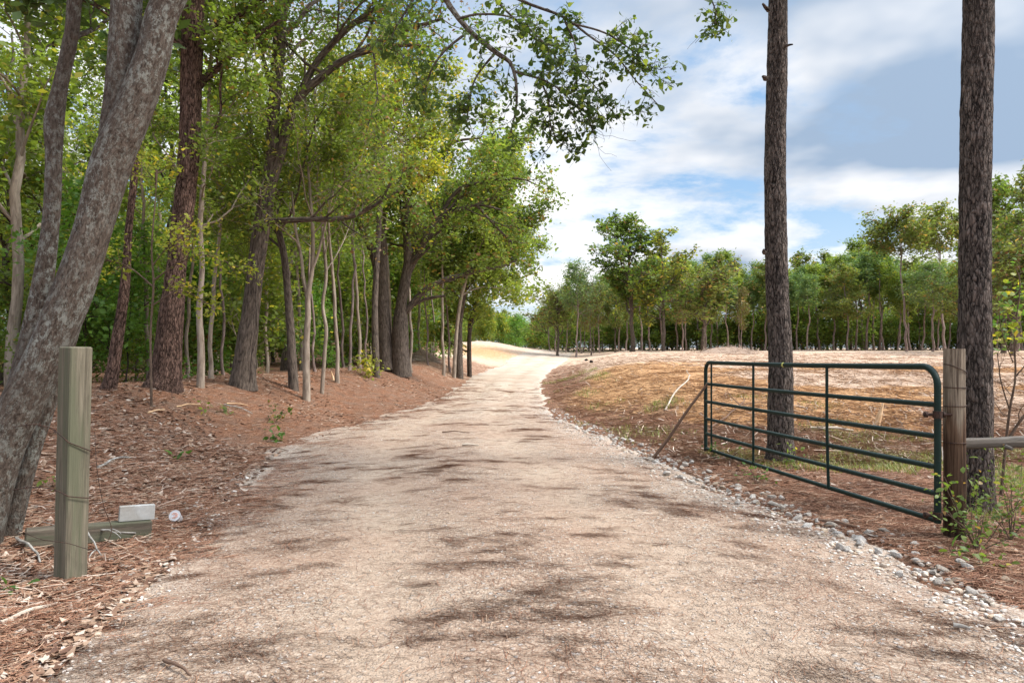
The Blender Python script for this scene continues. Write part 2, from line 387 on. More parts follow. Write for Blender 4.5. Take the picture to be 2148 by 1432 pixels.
# straw and sand of the cleared field
fs = noise(nt, scaled(nt, geo, (6, 22, 8)), 1, 7, .72, 1.0)
sand = ramp(nt, fs, [(.33, (.25, .14, .08)), (.44, (.50, .34, .235)), (.6, (.63, .49, .375))])
sand = mixc(nt, ramp(nt, nm, [(.45, .0), (.7, .55)]), sand, (.42, .26, .16))
clay = ramp(nt, nf, [(.33, (.19, .08, .035)), (.48, (.48, .25, .105)), (.66, (.64, .42, .23))])
a_s, a_c = attr_f(nt, 'straw'), attr_f(nt, 'clay')
jit = math_(nt, 'MULTIPLY', math_(nt, 'SUBTRACT', nm, .5), 1.1); jit2 = math_(nt, 'MULTIPLY', math_(nt, 'SUBTRACT', nf, .5), 1.0)
fs_ = ramp(nt, math_(nt, 'ADD', math_(nt, 'ADD', a_s, jit), jit2), [(.4, 0.0), (.6, 1.0)])
fc_ = ramp(nt, math_(nt, 'ADD', math_(nt, 'ADD', a_c, jit), jit2), [(.42, 0.0), (.66, .9)])
gc = mixc(nt, fs_, lit, sand); gc = mixc(nt, fc_, gc, clay)
gh = math_(nt, 'ADD', math_(nt, 'MULTIPLY', stk, .6), math_(nt, 'MULTIPLY', nf, .6))
finish(nt, gc, .95, gh, 1.0, .04, .1)

m, nt = new_mat('road'); M['road'] = m
geo = N(nt, 'ShaderNodeNewGeometry').outputs['Position']
v1 = N(nt, 'ShaderNodeTexVoronoi', {'Vector': geo, 'Scale': 55.0, 'Randomness': 1.0})
v2 = N(nt, 'ShaderNodeTexVoronoi', {'Vector': geo, 'Scale': 22.0, 'Randomness': 1.0})
nf = noise(nt, geo, 40, 6, .75); nm = noise(nt, geo, 1.6, 5, .6); ng = noise(nt, geo, .5, 3)
base = ramp(nt, nf, [(.34, (.13, .078, .052)), (.47, (.32, .228, .165)), (.56, (.43, .325, .243)), (.68, (.62, .515, .41))])
cellc = N(nt, 'ShaderNodeSeparateXYZ', {0: v1.outputs['Color']}).outputs[0]
peb = ramp(nt, cellc, [(.1, (.15, .105, .08)), (.55, (.37, .30, .235)), (.9, (.58, .52, .45))])
pm = math_(nt, 'MULTIPLY', ramp(nt, v1.outputs['Distance'], [(.28, 1.0), (.5, 0.0)]), ramp(nt, nm, [(.4, .25), (.6, .85)]))
rc = mixc(nt, pm, base, peb)
cell2 = N(nt, 'ShaderNodeSeparateXYZ', {0: v2.outputs['Color']}).outputs[1]
pm2 = math_(nt, 'MULTIPLY', ramp(nt, v2.outputs['Distance'], [(.25, 1.0), (.4, 0.0)]), ramp(nt, cell2, [(.72, 0.0), (.8, .9)]))
rc = mixc(nt, pm2, rc, (.46, .42, .38))
# needles ground into the surface, drifting in streaks across the ruts
ss = noise(nt, scaled(nt, geo, (5, 12, 3)), 1, 7, .72, .8); sf = noise(nt, scaled(nt, geo, (30, 80, 20)), 1, 3, .6, 1.2)
sm = math_(nt, 'MULTIPLY', ramp(nt, ss, [(.47, 0.0), (.66, .85)]), ramp(nt, sf, [(.44, .05), (.56, .95)]))
rc = mixc(nt, math_(nt, 'MULTIPLY', sm, ramp(nt, attr_f(nt, 'farr'), [(0, .26), (1, .10)])), rc, (.27, .12, .07))
rc = mixc(nt, math_(nt, 'MULTIPLY', attr_f(nt, 'farr'), .6), rc, (.68, .56, .44))  # light past the tree shade painted in: far stretch of road made paler
rc = mixc(nt, math_(nt, 'MULTIPLY', attr_f(nt, 'rut'), ramp(nt, nm, [(.3, .25), (.6, .8)])), rc, (.46, .355, .265))
rc = mixc(nt, ramp(nt, ng, [(.4, 0.0), (.65, .35)]), rc, (.30, .17, .11))
rc = mixc(nt, math_(nt, 'MULTIPLY', attr_f(nt, 'edge'), ramp(nt, nf, [(.42, .2), (.58, .85)])), rc, (.5, .43, .36))
rh = math_(nt, 'ADD', math_(nt, 'MULTIPLY', pm, .5), math_(nt, 'ADD', math_(nt, 'MULTIPLY', pm2, .7), math_(nt, 'MULTIPLY', nf, .6)))
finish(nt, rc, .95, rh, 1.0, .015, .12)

def rnd_mat(name, stops, rough=.85, sc=None, bd=.004, spec=.2):
    m, nt = new_mat(name); r_ = attr_f(nt, 'rnd'); c = ramp(nt, r_, stops)
    tcn = N(nt, 'ShaderNodeTexCoord').outputs['Object']; nn_ = noise(nt, tcn, sc or 30, 5, .65)
    c = mixc(nt, ramp(nt, nn_, [(.35, .35), (.65, 0.0)]), c, (.12, .08, .06)); finish(nt, c, rough, nn_, .8, bd, spec); return m
M['straw'] = rnd_mat('pine_straw', [(0, (.14, .062, .038)), (.5, (.31, .145, .085)), (.85, (.44, .25, .155)), (1, (.56, .43, .31))])
M['debris'] = rnd_mat('wood_debris', [(0, (.2, .12, .08)), (.5, (.46, .34, .25)), (1, (.68, .55, .45))])
M['litter_leaf'] = rnd_mat('dead_leaf', [(0, (.09, .045, .03)), (.35, (.22, .12, .075)), (.7, (.36, .24, .16)), (1, (.58, .47, .38))])
m, nt = new_mat('rock'); M['rock'] = m
tcn = N(nt, 'ShaderNodeTexCoord').outputs['Object']; oi = N(nt, 'ShaderNodeObjectInfo').outputs['Random']
a = noise(nt, tcn, 14, 6, .65); rr_ = math_(nt, 'ADD', math_(nt, 'MULTIPLY', attr_f(nt, 'rnd'), .5), math_(nt, 'MULTIPLY', oi, .5))
c = ramp(nt, rr_, [(.08, (.46, .34, .23)), (.25, (.56, .50, .43)), (.55, (.68, .63, .57)), (1, (.78, .75, .70))])
c = mixc(nt, ramp(nt, a, [(.38, .7), (.58, 0.0)]), c, (.28, .2, .15)); finish(nt, c, .9, a, 1.0, .02, .15)

def wood_mat(name, dark, light, sc, stain=None, bd=.004):
    m, nt = new_mat(name); bk = attr(nt, 'bk').outputs['Vector']
    g = noise(nt, scaled(nt, bk, sc), 1, 6, .7, .6); g2 = noise(nt, scaled(nt, bk, (sc[0] * .3, sc[1] * .3, sc[2] * .5)), 1, 4)
    c = mixc(nt, ramp(nt, g, [(.33, 0.0), (.65, 1.0)]), dark, light)
    if stain: c = mixc(nt, ramp(nt, g2, [(.42, 0.0), (.62, .8)]), c, stain)
    finish(nt, c, .85, g, .9, bd, .2); return m
def post_mat(name, dark, light, sc, stain=None, bd=.004):
    m, nt = new_mat(name); bk = attr(nt, 'bk').outputs['Vector']
    g = noise(nt, scaled(nt, bk, sc), 1, 6, .7, .6); g2 = noise(nt, scaled(nt, bk, (14, 14, 1.2)), 1, 4)
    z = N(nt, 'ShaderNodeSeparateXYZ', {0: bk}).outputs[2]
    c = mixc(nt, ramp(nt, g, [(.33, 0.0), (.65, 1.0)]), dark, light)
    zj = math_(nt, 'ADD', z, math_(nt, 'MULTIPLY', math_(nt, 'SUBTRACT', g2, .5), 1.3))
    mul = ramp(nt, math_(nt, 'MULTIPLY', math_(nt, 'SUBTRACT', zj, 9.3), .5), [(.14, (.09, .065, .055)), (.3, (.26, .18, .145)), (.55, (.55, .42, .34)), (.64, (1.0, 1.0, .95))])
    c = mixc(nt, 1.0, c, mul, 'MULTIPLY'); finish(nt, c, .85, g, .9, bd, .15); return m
M['post_wood'] = wood_mat('treated_post_wood', (.075, .064, .045), (.19, .165, .12), (60, 60, 2.5), (.095, .10, .062))
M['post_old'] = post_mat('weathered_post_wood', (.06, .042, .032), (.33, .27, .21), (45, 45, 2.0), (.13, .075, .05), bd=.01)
M['rail_wood'] = wood_mat('grey_rail_wood', (.03, .025, .02), (.19, .165, .14), (40, 40, 2.0), (.08, .065, .052), bd=.012)
M['beam_wood'] = wood_mat('fallen_beam_wood', (.05, .04, .03), (.16, .13, .10), (40, 40, 2.5), (.08, .09, .055), bd=.006)
M['white_board'] = wood_mat('white_board', (.30, .295, .28), (.46, .46, .45), (9, 9, 9), (.27, .25, .22))
M['split_wood'] = wood_mat('split_wood', (.42, .24, .12), (.72, .52, .33), (60, 60, 4))
M['stick'] = wood_mat('bare_stick', (.07, .04, .028), (.2, .125, .085), (50, 50, 5))
M['pale_stick'] = wood_mat('pale_stick', (.28, .22, .17), (.55, .47, .38), (50, 50, 5))
M['grey_stick'] = wood_mat('grey_lichen_stick', (.12, .10, .085), (.42, .4, .36), (40, 40, 12))
m, nt = new_mat('green_gate_paint'); M['gate'] = m
g = N(nt, 'ShaderNodeNewGeometry').outputs['Position']; a = noise(nt, g, 9, 6, .7); b = noise(nt, g, 60, 3)
c = mixc(nt, ramp(nt, a, [(.35, 0.0), (.7, .7)]), (.002, .014, .010), (.005, .022, .017))
c = mixc(nt, ramp(nt, b, [(.68, 0.0), (.76, .7)]), c, (.16, .10, .06))
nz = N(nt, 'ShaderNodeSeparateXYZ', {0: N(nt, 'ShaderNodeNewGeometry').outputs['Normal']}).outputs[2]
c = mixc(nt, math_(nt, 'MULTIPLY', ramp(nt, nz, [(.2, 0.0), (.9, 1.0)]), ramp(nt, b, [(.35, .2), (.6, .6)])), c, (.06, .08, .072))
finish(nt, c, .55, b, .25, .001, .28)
m, nt = new_mat('rusty_steel'); M['rust'] = m
a = noise(nt, N(nt, 'ShaderNodeNewGeometry').outputs['Position'], 90, 4)
finish(nt, ramp(nt, a, [(.35, (.02, .014, .012)), (.65, (.075, .035, .022))]), .7, a, .5, .001, .4, metallic=.3)
m, nt = new_mat('black_hole'); M['black'] = m; finish(nt, (.02, .017, .015), .9)
m, nt = new_mat('clear_plastic'); M['plastic'] = m
p = finish(nt, (.80, .79, .80), .25, None, spec=.6); p.inputs['Transmission Weight'].default_value = .35
m, nt = new_mat('orange_print'); M['orange'] = m; finish(nt, (.75, .25, .12), .5)

# ------------------------------------------------------------------ ground and road
def spaced(pieces):
    out = []
    for a, b, st in pieces: out.append(np.arange(a, b, st))
    return np.concatenate(out + [[pieces[-1][1]]])
xs = np.concatenate([-np.geomspace(700, 14, 60), np.arange(-13.9, -6, .14), np.arange(-6, 6, .06), np.arange(6, 14, .14), np.geomspace(14, 700, 60)])
ys = np.concatenate([-np.geomspace(300, 3, 24), np.arange(-2.6, 2.4, .2), np.arange(2.4, 9, .045), np.arange(9, 20, .09), np.arange(20, 45, .22), np.geomspace(45, 1500, 110)])
X, Y = np.meshgrid(xs, ys)
Z = gz(X, Y)
V = np.stack([X, Y, Z], -1).reshape(-1, 3); ny, nx = X.shape
i = (np.arange(ny - 1)[:, None] * nx + np.arange(nx - 1)[None]).ravel()
mb = MB(); mb.add(V, np.stack([i, i + 1, i + nx + 1, i + nx], -1))
ground = mb.build('ground', M['ground']); tag(ground, kind='structure')
dr = X - RX(Y)
straw = S(8, 16, Y + 2.5 * fbm(X * .3, Y * .3, o=3)) * S(0.0, 4, dr)
straw = np.maximum(straw, S(40, 60, Y) * S(-1, 3, X + 8))
straw = np.maximum(straw, .42 * S(20, 34, Y) * S(0, 1, X + 8))
clay = 1.15 * S(-.1, .5, fbm(X * .22 + 3, Y * .3, o=3, s=77)) * S(8, 12, Y) * (1 - S(24, 34, Y)) * S(.5, 3, dr) * 1.0
clay = np.maximum(clay, 1.0 * np.exp(-((X - 4.2) / 3.0) ** 2 - ((Y - 19) / 6) ** 2))
clay = np.maximum(clay, .75 * np.exp(-((X + 3) / 6) ** 2 - ((Y - 70) / 14) ** 2))
for nm_, arr in (('straw', straw), ('clay', clay)):
    a = ground.data.attributes.new(nm_, 'FLOAT', 'POINT'); a.data.foreach_set('value', arr.astype(np.float32).ravel())

ys = np.concatenate([np.arange(-12, 2.4, .2), np.arange(2.4, 12, .05), np.arange(12, 40, .14), np.arange(40, 110, .5)])
c = np.linspace(0, 1, 110); C_, Y = np.meshgrid(c, ys)
ln = LX(Y) - .12 + .16 * fbm(Y * 1.3, 0 * Y + 3, o=4, s=4) * (1 + .02 * Y) ; rn = RX(Y) + .12 + .16 * fbm(Y * 1.3, 0 * Y + 9, o=4, s=6) * (1 + .02 * Y)
X = ln + (rn - ln) * C_
Z = rz(X, Y); ed = np.minimum(C_, 1 - C_); Z = Z - .075 * (1 - S(0, .03, ed))
V = np.stack([X, Y, Z], -1).reshape(-1, 3); ny, nx = X.shape
i = (np.arange(ny - 1)[:, None] * nx + np.arange(nx - 1)[None]).ravel()
mb = MB(); mb.add(V, np.stack([i, i + 1, i + nx + 1, i + nx], -1))
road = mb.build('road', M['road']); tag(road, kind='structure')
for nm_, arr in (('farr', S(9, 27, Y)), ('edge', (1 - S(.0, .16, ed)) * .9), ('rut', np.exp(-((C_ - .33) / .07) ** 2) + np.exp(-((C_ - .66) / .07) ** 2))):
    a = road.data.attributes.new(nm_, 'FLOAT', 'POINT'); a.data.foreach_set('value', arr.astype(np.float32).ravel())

# ------------------------------------------------------------------ scatter (uncountable)
def strands(mb, x, y, ang, L, w, rng, lift=.012, bend=.18, z0=.004, tilt=.05):
    n = len(x); z = surf(x, y) + z0 + rng.random(n) * lift
    d = np.stack([np.cos(ang), np.sin(ang), rng.normal(0, tilt, n)], 1); s = np.stack([-np.sin(ang), np.cos(ang), np.zeros(n)], 1)
    c = np.stack([x, y, z], 1); bd = rng.normal(0, bend, n)[:, None]
    L = L[:, None] if not np.isscalar(L) else L
    rows = []
    for t in (-.5, 0, .5):
        p = c + d * L * t + s * L * bd * (t * t * 4 - .5)
        hw = w * (.5 if t else .6)
        rows += [p + s * hw, p - s * hw + np.array([0, 0, w * .6])]
    V = np.stack(rows, 1)
    F = (np.arange(n)[:, None, None] * 6 + np.array([[0, 1, 3, 2], [2, 3, 5, 4]])[None]).reshape(-1, 4)
    r = rng.random(n); mb.add(V.reshape(-1, 3), F, None, np.repeat(r, 6))
rng = np.random.default_rng(5)
def persp_pts(n, y0, y1, pw, x0f, x1f, rng):
    u = rng.random(n); y = (y0 ** (1 - pw) + u * (y1 ** (1 - pw) - y0 ** (1 - pw))) ** (1 / (1 - pw))
    x = x0f(y) + (x1f(y) - x0f(y)) * rng.random(n); return x, y
mb = MB()
x, y = persp_pts(95000, 2.6, 24, 1.15, lambda y: np.maximum(-.80 * y - .6, LX(y) - 9), lambda y: LX(y) + .15, rng)
k = fbm(x * .8, y * .8, o=3, s=2) + .25 > rng.normal(0, .35, len(x)) - .2; x, y = x[k], y[k]
strands(mb, x, y, rng.random(len(x)) * 6.28, rng.uniform(.08, .2, len(x)), .0026, rng, lift=.025)
x, y = persp_pts(75000, 3.0, 14, 1.15, lambda y: RX(y) + .1, lambda y: .8 * y + .6, rng)
k = rng.random(len(x)) < S(14, 9, y) + .15; x, y = x[k], y[k]
strands(mb, x, y, rng.random(len(x)) * 6.28, rng.uniform(.08, .2, len(x)), .0026, rng, lift=.025)
# drifts on the road
x, y = persp_pts(2600, 2.5, 30, 1.25, LX, RX, rng)
cc_ = (x - LX(y)) / (RX(y) - LX(y)); rut_ = np.exp(-((cc_ - .33) / .07) ** 2) + np.exp(-((cc_ - .66) / .07) ** 2)
k = rng.random(len(x)) < .05 + .5 * S(-.25, .7, fbm(x * .9, y * 1.6, o=3, s=21) - .3 * rut_); x, y = x[k], y[k]
cn = np.minimum((rng.lognormal(3.1, .7, len(x))).astype(int), 90); ca = rng.normal(0, .28, len(x)) - .42 * np.clip(x / 2, -1, 1); cs = .03 + .0105 * np.sqrt(cn) * rng.uniform(.6, 1.5, len(x))
idx = np.repeat(np.arange(len(x)), cn); n_ = len(idx); lu = rng.normal(0, 1, n_) * cs[idx] * 1.25; lv = rng.normal(0, 1, n_) * cs[idx] * .42
xx = x[idx] + lu * np.cos(ca[idx]) - lv * np.sin(ca[idx]); yy = y[idx] + lu * np.sin(ca[idx]) + lv * np.cos(ca[idx])
strands(mb, xx, yy, ca[idx] + rng.normal(0, .42, n_), rng.uniform(.08, .2, n_), .0027, rng, lift=.012, tilt=.03)
x, y = persp_pts(22000, 2.5, 26, 1.3, LX, RX, rng); strands(mb, x, y, rng.normal(0, .8, len(x)) - .4 * np.clip(x / 2, -1, 1), rng.uniform(.06, .17, len(x)), .0022, rng, lift=.006, tilt=.02)
for side in (0, 1):
    x, y = persp_pts(30000 if side == 0 else 5000, 2.8, 34, 1.2, lambda y: 0 * y, lambda y: 0 * y + 1, rng)
    dd = np.abs(rng.normal(0, .55 if side == 0 else .3, len(x))); x = (LX(y) + dd * S(1.5, 6, y) - .3 + .15 * S(3, 7, y)) if side == 0 else (RX(y) - dd + .3)
    k = fbm(x * 1.5, y * 1.5, o=3, s=29) > -.15; x, y = x[k], y[k]
    strands(mb, x, y, rng.random(len(x)) * 6.28, rng.uniform(.07, .17, len(x)), .0024, rng, lift=.01, tilt=.03)
o = mb.build('pine_straw', M['straw']); tag(o, 'fallen red-brown pine needles on the banks and across the road', 'pine straw', kind='stuff')

mb = MB()   # dead leaves lying flat
x, y = persp_pts(30000, 2.8, 30, 1.15, lambda y: np.maximum(-.80 * y - .6, LX(y) - 9), lambda y: LX(y) + .3, rng)
x2, y2 = persp_pts(9000, 3.0, 14, 1.15, lambda y: RX(y) + .1, lambda y: .8 * y + .6, rng); x = np.concatenate([x, x2]); y = np.concatenate([y, y2])
k = fbm(x * .7, y * .7, o=3, s=52) > rng.normal(0, .4, len(x)) - .1; x, y = x[k], y[k]
P_ = np.stack([x, y, surf(x, y) + .012], 1); leaves_flat = (P_, len(x))
debris_leaves = MB()
mb = MB()   # splinters and twigs over the cleared field and the bank
x, y = persp_pts(26000, 9, 60, 1.1, lambda y: RX(y) + .3, lambda y: .8 * y + 2, rng)
strands(mb, x, y, rng.normal(0, .7, len(x)), rng.uniform(.1, .55, len(x)), .012, rng, lift=.05, tilt=.2)
x, y = persp_pts(5000, 4, 34, 1.1, lambda y: np.maximum(-.8 * y - .6, LX(y) - 8), lambda y: LX(y), rng)
strands(mb, x, y, rng.random(len(x)) * 6.28, rng.uniform(.04, .22, len(x)), .0045, rng, lift=.03, tilt=.15)
o = mb.build('wood_debris', M['debris']); tag(o, 'pale wood splinters and mulched twigs strewn over the cleared field', 'wood debris', kind='stuff')

def flat_leaves(mb, P, rng, smin=.02, smax=.06):
    n = len(P); a = rng.random(n) * 6.28; L = rng.uniform(smin, smax, n)[:, None]; d = np.stack([np.cos(a), np.sin(a), rng.normal(0, .25, n)], 1); s = np.stack([-np.sin(a), np.cos(a), rng.normal(0, .25, n)], 1)
    V = np.stack([P - d * L, P + s * L * .5 + [0, 0, .004], P + d * L, P - s * L * .5], 1); r = rng.random(n)
    mb.add(V.reshape(-1, 3), np.arange(n * 4).reshape(n, 4), None, np.repeat(r, 4))
flat_leaves(debris_leaves, leaves_flat[0], rng); o = debris_leaves.build('leaf_litter', M['litter_leaf']); tag(o, 'dry brown and tan dead leaves scattered on the needle-covered banks', 'leaf litter', kind='stuff')
def ico(sub=2):
    t = (1 + 5 ** .5) / 2
    v = [(-1, t, 0), (1, t, 0), (-1, -t, 0), (1, -t, 0), (0, -1, t), (0, 1, t), (0, -1, -t), (0, 1, -t), (t, 0, -1), (t, 0, 1), (-t, 0, -1), (-t, 0, 1)]
    f = [(0, 11, 5), (0, 5, 1), (0, 1, 7), (0, 7, 10), (0, 10, 11), (1, 5, 9), (5, 11, 4), (11, 10, 2), (10, 7, 6), (7, 1, 8), (3, 9, 4), (3, 4, 2), (3, 2, 6), (3, 6, 8), (3, 8, 9), (4, 9, 5), (2, 4, 11), (6, 2, 10), (8, 6, 7), (9, 8, 1)]
    v = [np.array(a) / np.linalg.norm(a) for a in v]
    for _ in range(sub):
        c = {}; nf = []
        def mid(a, b):
            k = (min(a, b), max(a, b))
            if k not in c: q = v[a] + v[b]; v.append(q / np.linalg.norm(q)); c[k] = len(v) - 1
            return c[k]
        for a, b, d in f:
            ab, bd, da = mid(a, b), mid(b, d), mid(d, a); nf += [(a, ab, da), (b, bd, ab), (d, da, bd), (ab, bd, da)]
        f = nf
    return np.array(v), np.array(f)
I1, I2, I3 = ico(1), ico(2), ico(3)
def rockV(I, seed, sh, flat=.62):
    V = I[0]; k = 1 + .22 * fbm(V[:, 0] * 1.2 + seed, V[:, 1] * 1.2, V[:, 2] * 1.2 + seed * 2, o=3, s=seed)
    W = V * k[:, None]
    rg = np.random.default_rng(seed)
    for _ in range(11):
        n = rg.normal(0, 1, 3); n /= np.linalg.norm(n); d = W @ n; W = W - np.outer(np.maximum(d - .62, 0), n) * .97
    return W * np.array([1, sh, flat])
mb = MB()   # small gravel
x, y = persp_pts(20000, 2.6, 18, 1.4, lambda y: LX(y) - .25, lambda y: RX(y) + .35, rng)
c_ = (x - LX(y)) / (RX(y) - LX(y)); edge = np.exp(-((c_ - 1.0) / .10) ** 2) + .8 * np.exp(-((c_ - .02) / .05) ** 2) * (y < 9)
k = rng.random(len(x)) < .10 + 1.4 * edge + .5 * (fbm(x, y, o=3, s=61) > .35); x, y, edge = x[k], y[k], edge[k]
protos = [rockV(I1, s_, .8) for s_ in range(8)]
z = surf(x, y)
for q in range(len(x)):
    sz = rng.uniform(.004, .011) * (1 + 1.9 * edge[q]) * (1.5 if rng.random() < .06 else 1); a_ = rng.random() * 6.28; V = protos[q % 8] * sz
    V = V @ np.array([[math.cos(a_), -math.sin(a_), 0], [math.sin(a_), math.cos(a_), 0], [0, 0, 1]]).T
    mb.add(V + [x[q], y[q], z[q] + sz * .15], I1[1], None, rng.random())
o = mb.build('gravel', M['rock'], smooth=False); tag(o, 'loose pale gravel on and beside the dirt road', 'gravel', kind='stuff')

# larger white rocks along the right edge, each its own thing
rp = []
for s_ in range(14):
    mb = MB(); mb.add(rockV(I3, s_ + 20, .78), I3[1], None, .1 + .85 * ((s_ * 37 % 14) / 14)); rp.append(mb.build('rock', M['rock']).data)
for o in list(bpy.data.objects):
    if o.name.startswith('rock'): bpy.data.objects.remove(o)
def place_rock(x, y, sz, label, group, mi=None):
    o = bpy.data.objects.new('rock', rp[mi if mi is not None else rng.integers(14)]); COL.objects.link(o)
    o.location = (x, y, float(surf(x, y)) + sz * .27); o.scale = (sz, sz, sz * rng.uniform(.8, 1.1))
    o.rotation_euler = (rng.normal(0, .25), rng.normal(0, .25), rng.random() * 6.28); tag(o, label, 'rock', group)
RL, RG = 'whitish fist-sized rock in the loose row along the right road edge', 'rocks along the right road edge'
cnt = 0; placed = []
while cnt < 290:
    y = 3.6 * (16 / 3.6) ** rng.random(); cl = .5 + .5 * float(vn(y * 1.1, 4.2, s=90)); 
    if rng.random() > .25 + cl: continue
    x = float(RX(y)) + .10 + rng.normal(0, .15) * (1 + .4 * (y < 6)); sz = rng.uniform(.026, .062) * (1.25 if rng.random() < .12 else 1)
    if any((x - a) ** 2 + (y - b) ** 2 < ((sz + c_) * .68) ** 2 for a, b, c_ in placed): continue
    placed.append((x, y, sz)); place_rock(x, y, sz, RL, RG); cnt += 1
for u, v, s_, lb in ((1805, 1128, .075, 'largest pale rock beside the small brown log at the right road edge'),
                     (1765, 1140, .06, 'yellowish rock among the white rocks in front of the small log')):
    p = drop(u, v + 12); place_rock(p[0], p[1], s_, lb, 'large road edge rocks', 3 if s_ > .07 else 0)
for k in range(34):
    y = rng.uniform(3.6, 6.4); x = float(LX(y)) - .1 + rng.normal(0, .1)
    place_rock(x, y, rng.uniform(.016, .034), 'small white rock on the berm along the left road edge', 'small rocks along the left road edge')

# ------------------------------------------------------------------ gate
A = np.array([3.46, 5.55]); B = np.array([2.82, 9.94]); gd = (B - A) / np.linalg.norm(B - A); GL = np.linalg.norm(B - A)
def gp(s, h):  # s along 0..1 from hinge, h above bottom bar
    zb = .20 + (.142 - .20) * s; q = A + (B - A) * s
    return np.array([q[0], q[1], zb + h])
gate = empty('metal_gate', (A[0], A[1], 0), 'green tubular metal farm gate swung open between the round post and the road', 'gate')
gb = np.array([A[0], A[1], 0])
mb = MB(); rc = .16; pts = []
for h in np.linspace(-.02, 1.25 - rc, 8): pts.append(gp(0, h))
for a in np.linspace(0, np.pi / 2, 10)[1:]: pts.append(gp((rc - rc * math.cos(a)) / GL, 1.25 - rc + rc * math.sin(a)))
for s_ in np.linspace(.06, .94, 40): pts.append(gp(s_, 1.25 - .012 * math.sin(s_ * 3.1)))
for a in np.linspace(0, np.pi / 2, 8)[:-1]: pts.append(gp(1 - (.13 - .13 * math.sin(a)) / GL, 1.25 - .13 + .13 * math.cos(a)))
for h in np.linspace(1.12, -.03, 8): pts.append(gp(1, h))
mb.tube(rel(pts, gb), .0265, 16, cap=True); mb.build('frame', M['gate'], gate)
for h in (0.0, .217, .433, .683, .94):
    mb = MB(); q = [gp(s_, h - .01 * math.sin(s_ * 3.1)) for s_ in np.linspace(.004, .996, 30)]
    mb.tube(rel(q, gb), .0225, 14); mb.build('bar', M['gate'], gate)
for s_, bend in ((.948, 0), (.676, .01), (.3316, .05)):
    mb = MB(); q = []
    for h in np.linspace(-.02, 1.24, 14):
        kk = .6 if h > .6 else 0
        off = bend * max(0, .62 - h) * -.9 / GL if bend > .02 else 0
        p = gp(s_ + off, h); p = p + np.array([gd[1], -gd[0], 0]) * -.018; q.append(p)
    mb.tube(rel(q, gb), .015 if s_ < .9 else .013, 10, cap=True); mb.build('upright', M['gate'], gate)
for h in (.86, .04):
    mb = MB(); c_ = gp(0, h) - gb
    mb.tube([c_ + np.array([0, 0, -.03]), c_ + np.array([0, 0, .03])], .036, 14, cap=True)
    mb.tube([c_ + np.array([-.11, 0.01, 0]), c_ + np.array([.12, 0.0, 0])], .011, 8, cap=True)
    mb.tube([c_ + np.array([-.10, 0.01, 0]), c_ + np.array([-.08, 0.01, 0])], .026, 6, cap=True); mb.tube([c_ + np.array([.045, 0.01, 0]), c_ + np.array([.062, 0.01, 0])], .026, 6, cap=True)
    mb.build('hinge', M['rust'], gate)

mb = MB(); mb.tube(rel([gp(.518, 1.238), gp(.526, 1.238)], gb), .0285, 14); m, nt = new_mat('yellow_tape'); finish(nt, (.42, .42, .12), .6); mb.build('tape_band', m, gate)
# ------------------------------------------------------------------ fence at right: round post, rail, wires
px_, py_ = (2002 - 1074) / FPX * 5.6, 5.6
fence = empty('wooden_fence', (px_, py_, 0), 'weathered round gate post with grey log rail running right behind the leafy shrub', 'fence')
z0 = float(surf(px_, py_))
mb = MB(); n = 60
pth = np.array([[.004 * math.sin(t * 5), 0, z0 - .2 + t * (1.595 - z0 + .2)] for t in np.linspace(0, 1, n)])
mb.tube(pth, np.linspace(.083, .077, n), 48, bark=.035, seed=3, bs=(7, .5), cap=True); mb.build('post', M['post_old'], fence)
mb = MB(); q = [np.array([.10 + t * 2.3, .12 + t * .25, .80 + .01 * math.sin(t * 5) - .01 * t]) for t in np.linspace(0, 1, 20)]
mb.tube(q, np.linspace(.038, .044, 20) * (1 + .07 * np.sin(np.arange(20) * 1.7)), 28, bark=.2, seed=9, bs=(12, 1.2), cap=True)
mb.tube([np.array([.50, .11, .775]), np.array([.52, .06, .765])], [.022, .014], 8, cap=True); mb.build('rail', M['rail_wood'], fence)
mb = MB(); x2, y2 = 2.45, .38
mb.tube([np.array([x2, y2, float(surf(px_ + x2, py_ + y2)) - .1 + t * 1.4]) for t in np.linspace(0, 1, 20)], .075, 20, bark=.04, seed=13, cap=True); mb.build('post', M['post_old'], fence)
for zc, tl in ((1.43, -.10), (1.28, .0), (1.13, .01), (.83, 0)):
    mb = MB(); th = np.linspace(-3.3, .3, 22)
    mb.tube(np.stack([(.0835 if zc > 1.1 else .086) * np.cos(th), (.0835 if zc > 1.1 else .086) * np.sin(th), zc + tl * np.cos(th) * .4 + 0 * th], 1), .0035, 6); mb.build('wire', M['rust'], fence)

# leaning stick against the far end of the gate
a, b = drop(1368, 962), np.array([2.80, 9.85, 1.07])
mb = MB(); q = np.array([a + (b - a) * t + np.array([.012 * math.sin(t * 7), 0, -.02 * math.sin(t * 3.1)]) for t in np.linspace(0, 1.02, 16)])
o = mb; mb.tube(q - a, np.linspace(.024, .018, 16), 8, bark=.06, seed=2, cap=True)
o = mb.build('leaning_stick', M['stick']); o.location = a; tag(o, 'brown wooden stick leaning against the free end of the green gate', 'stick')

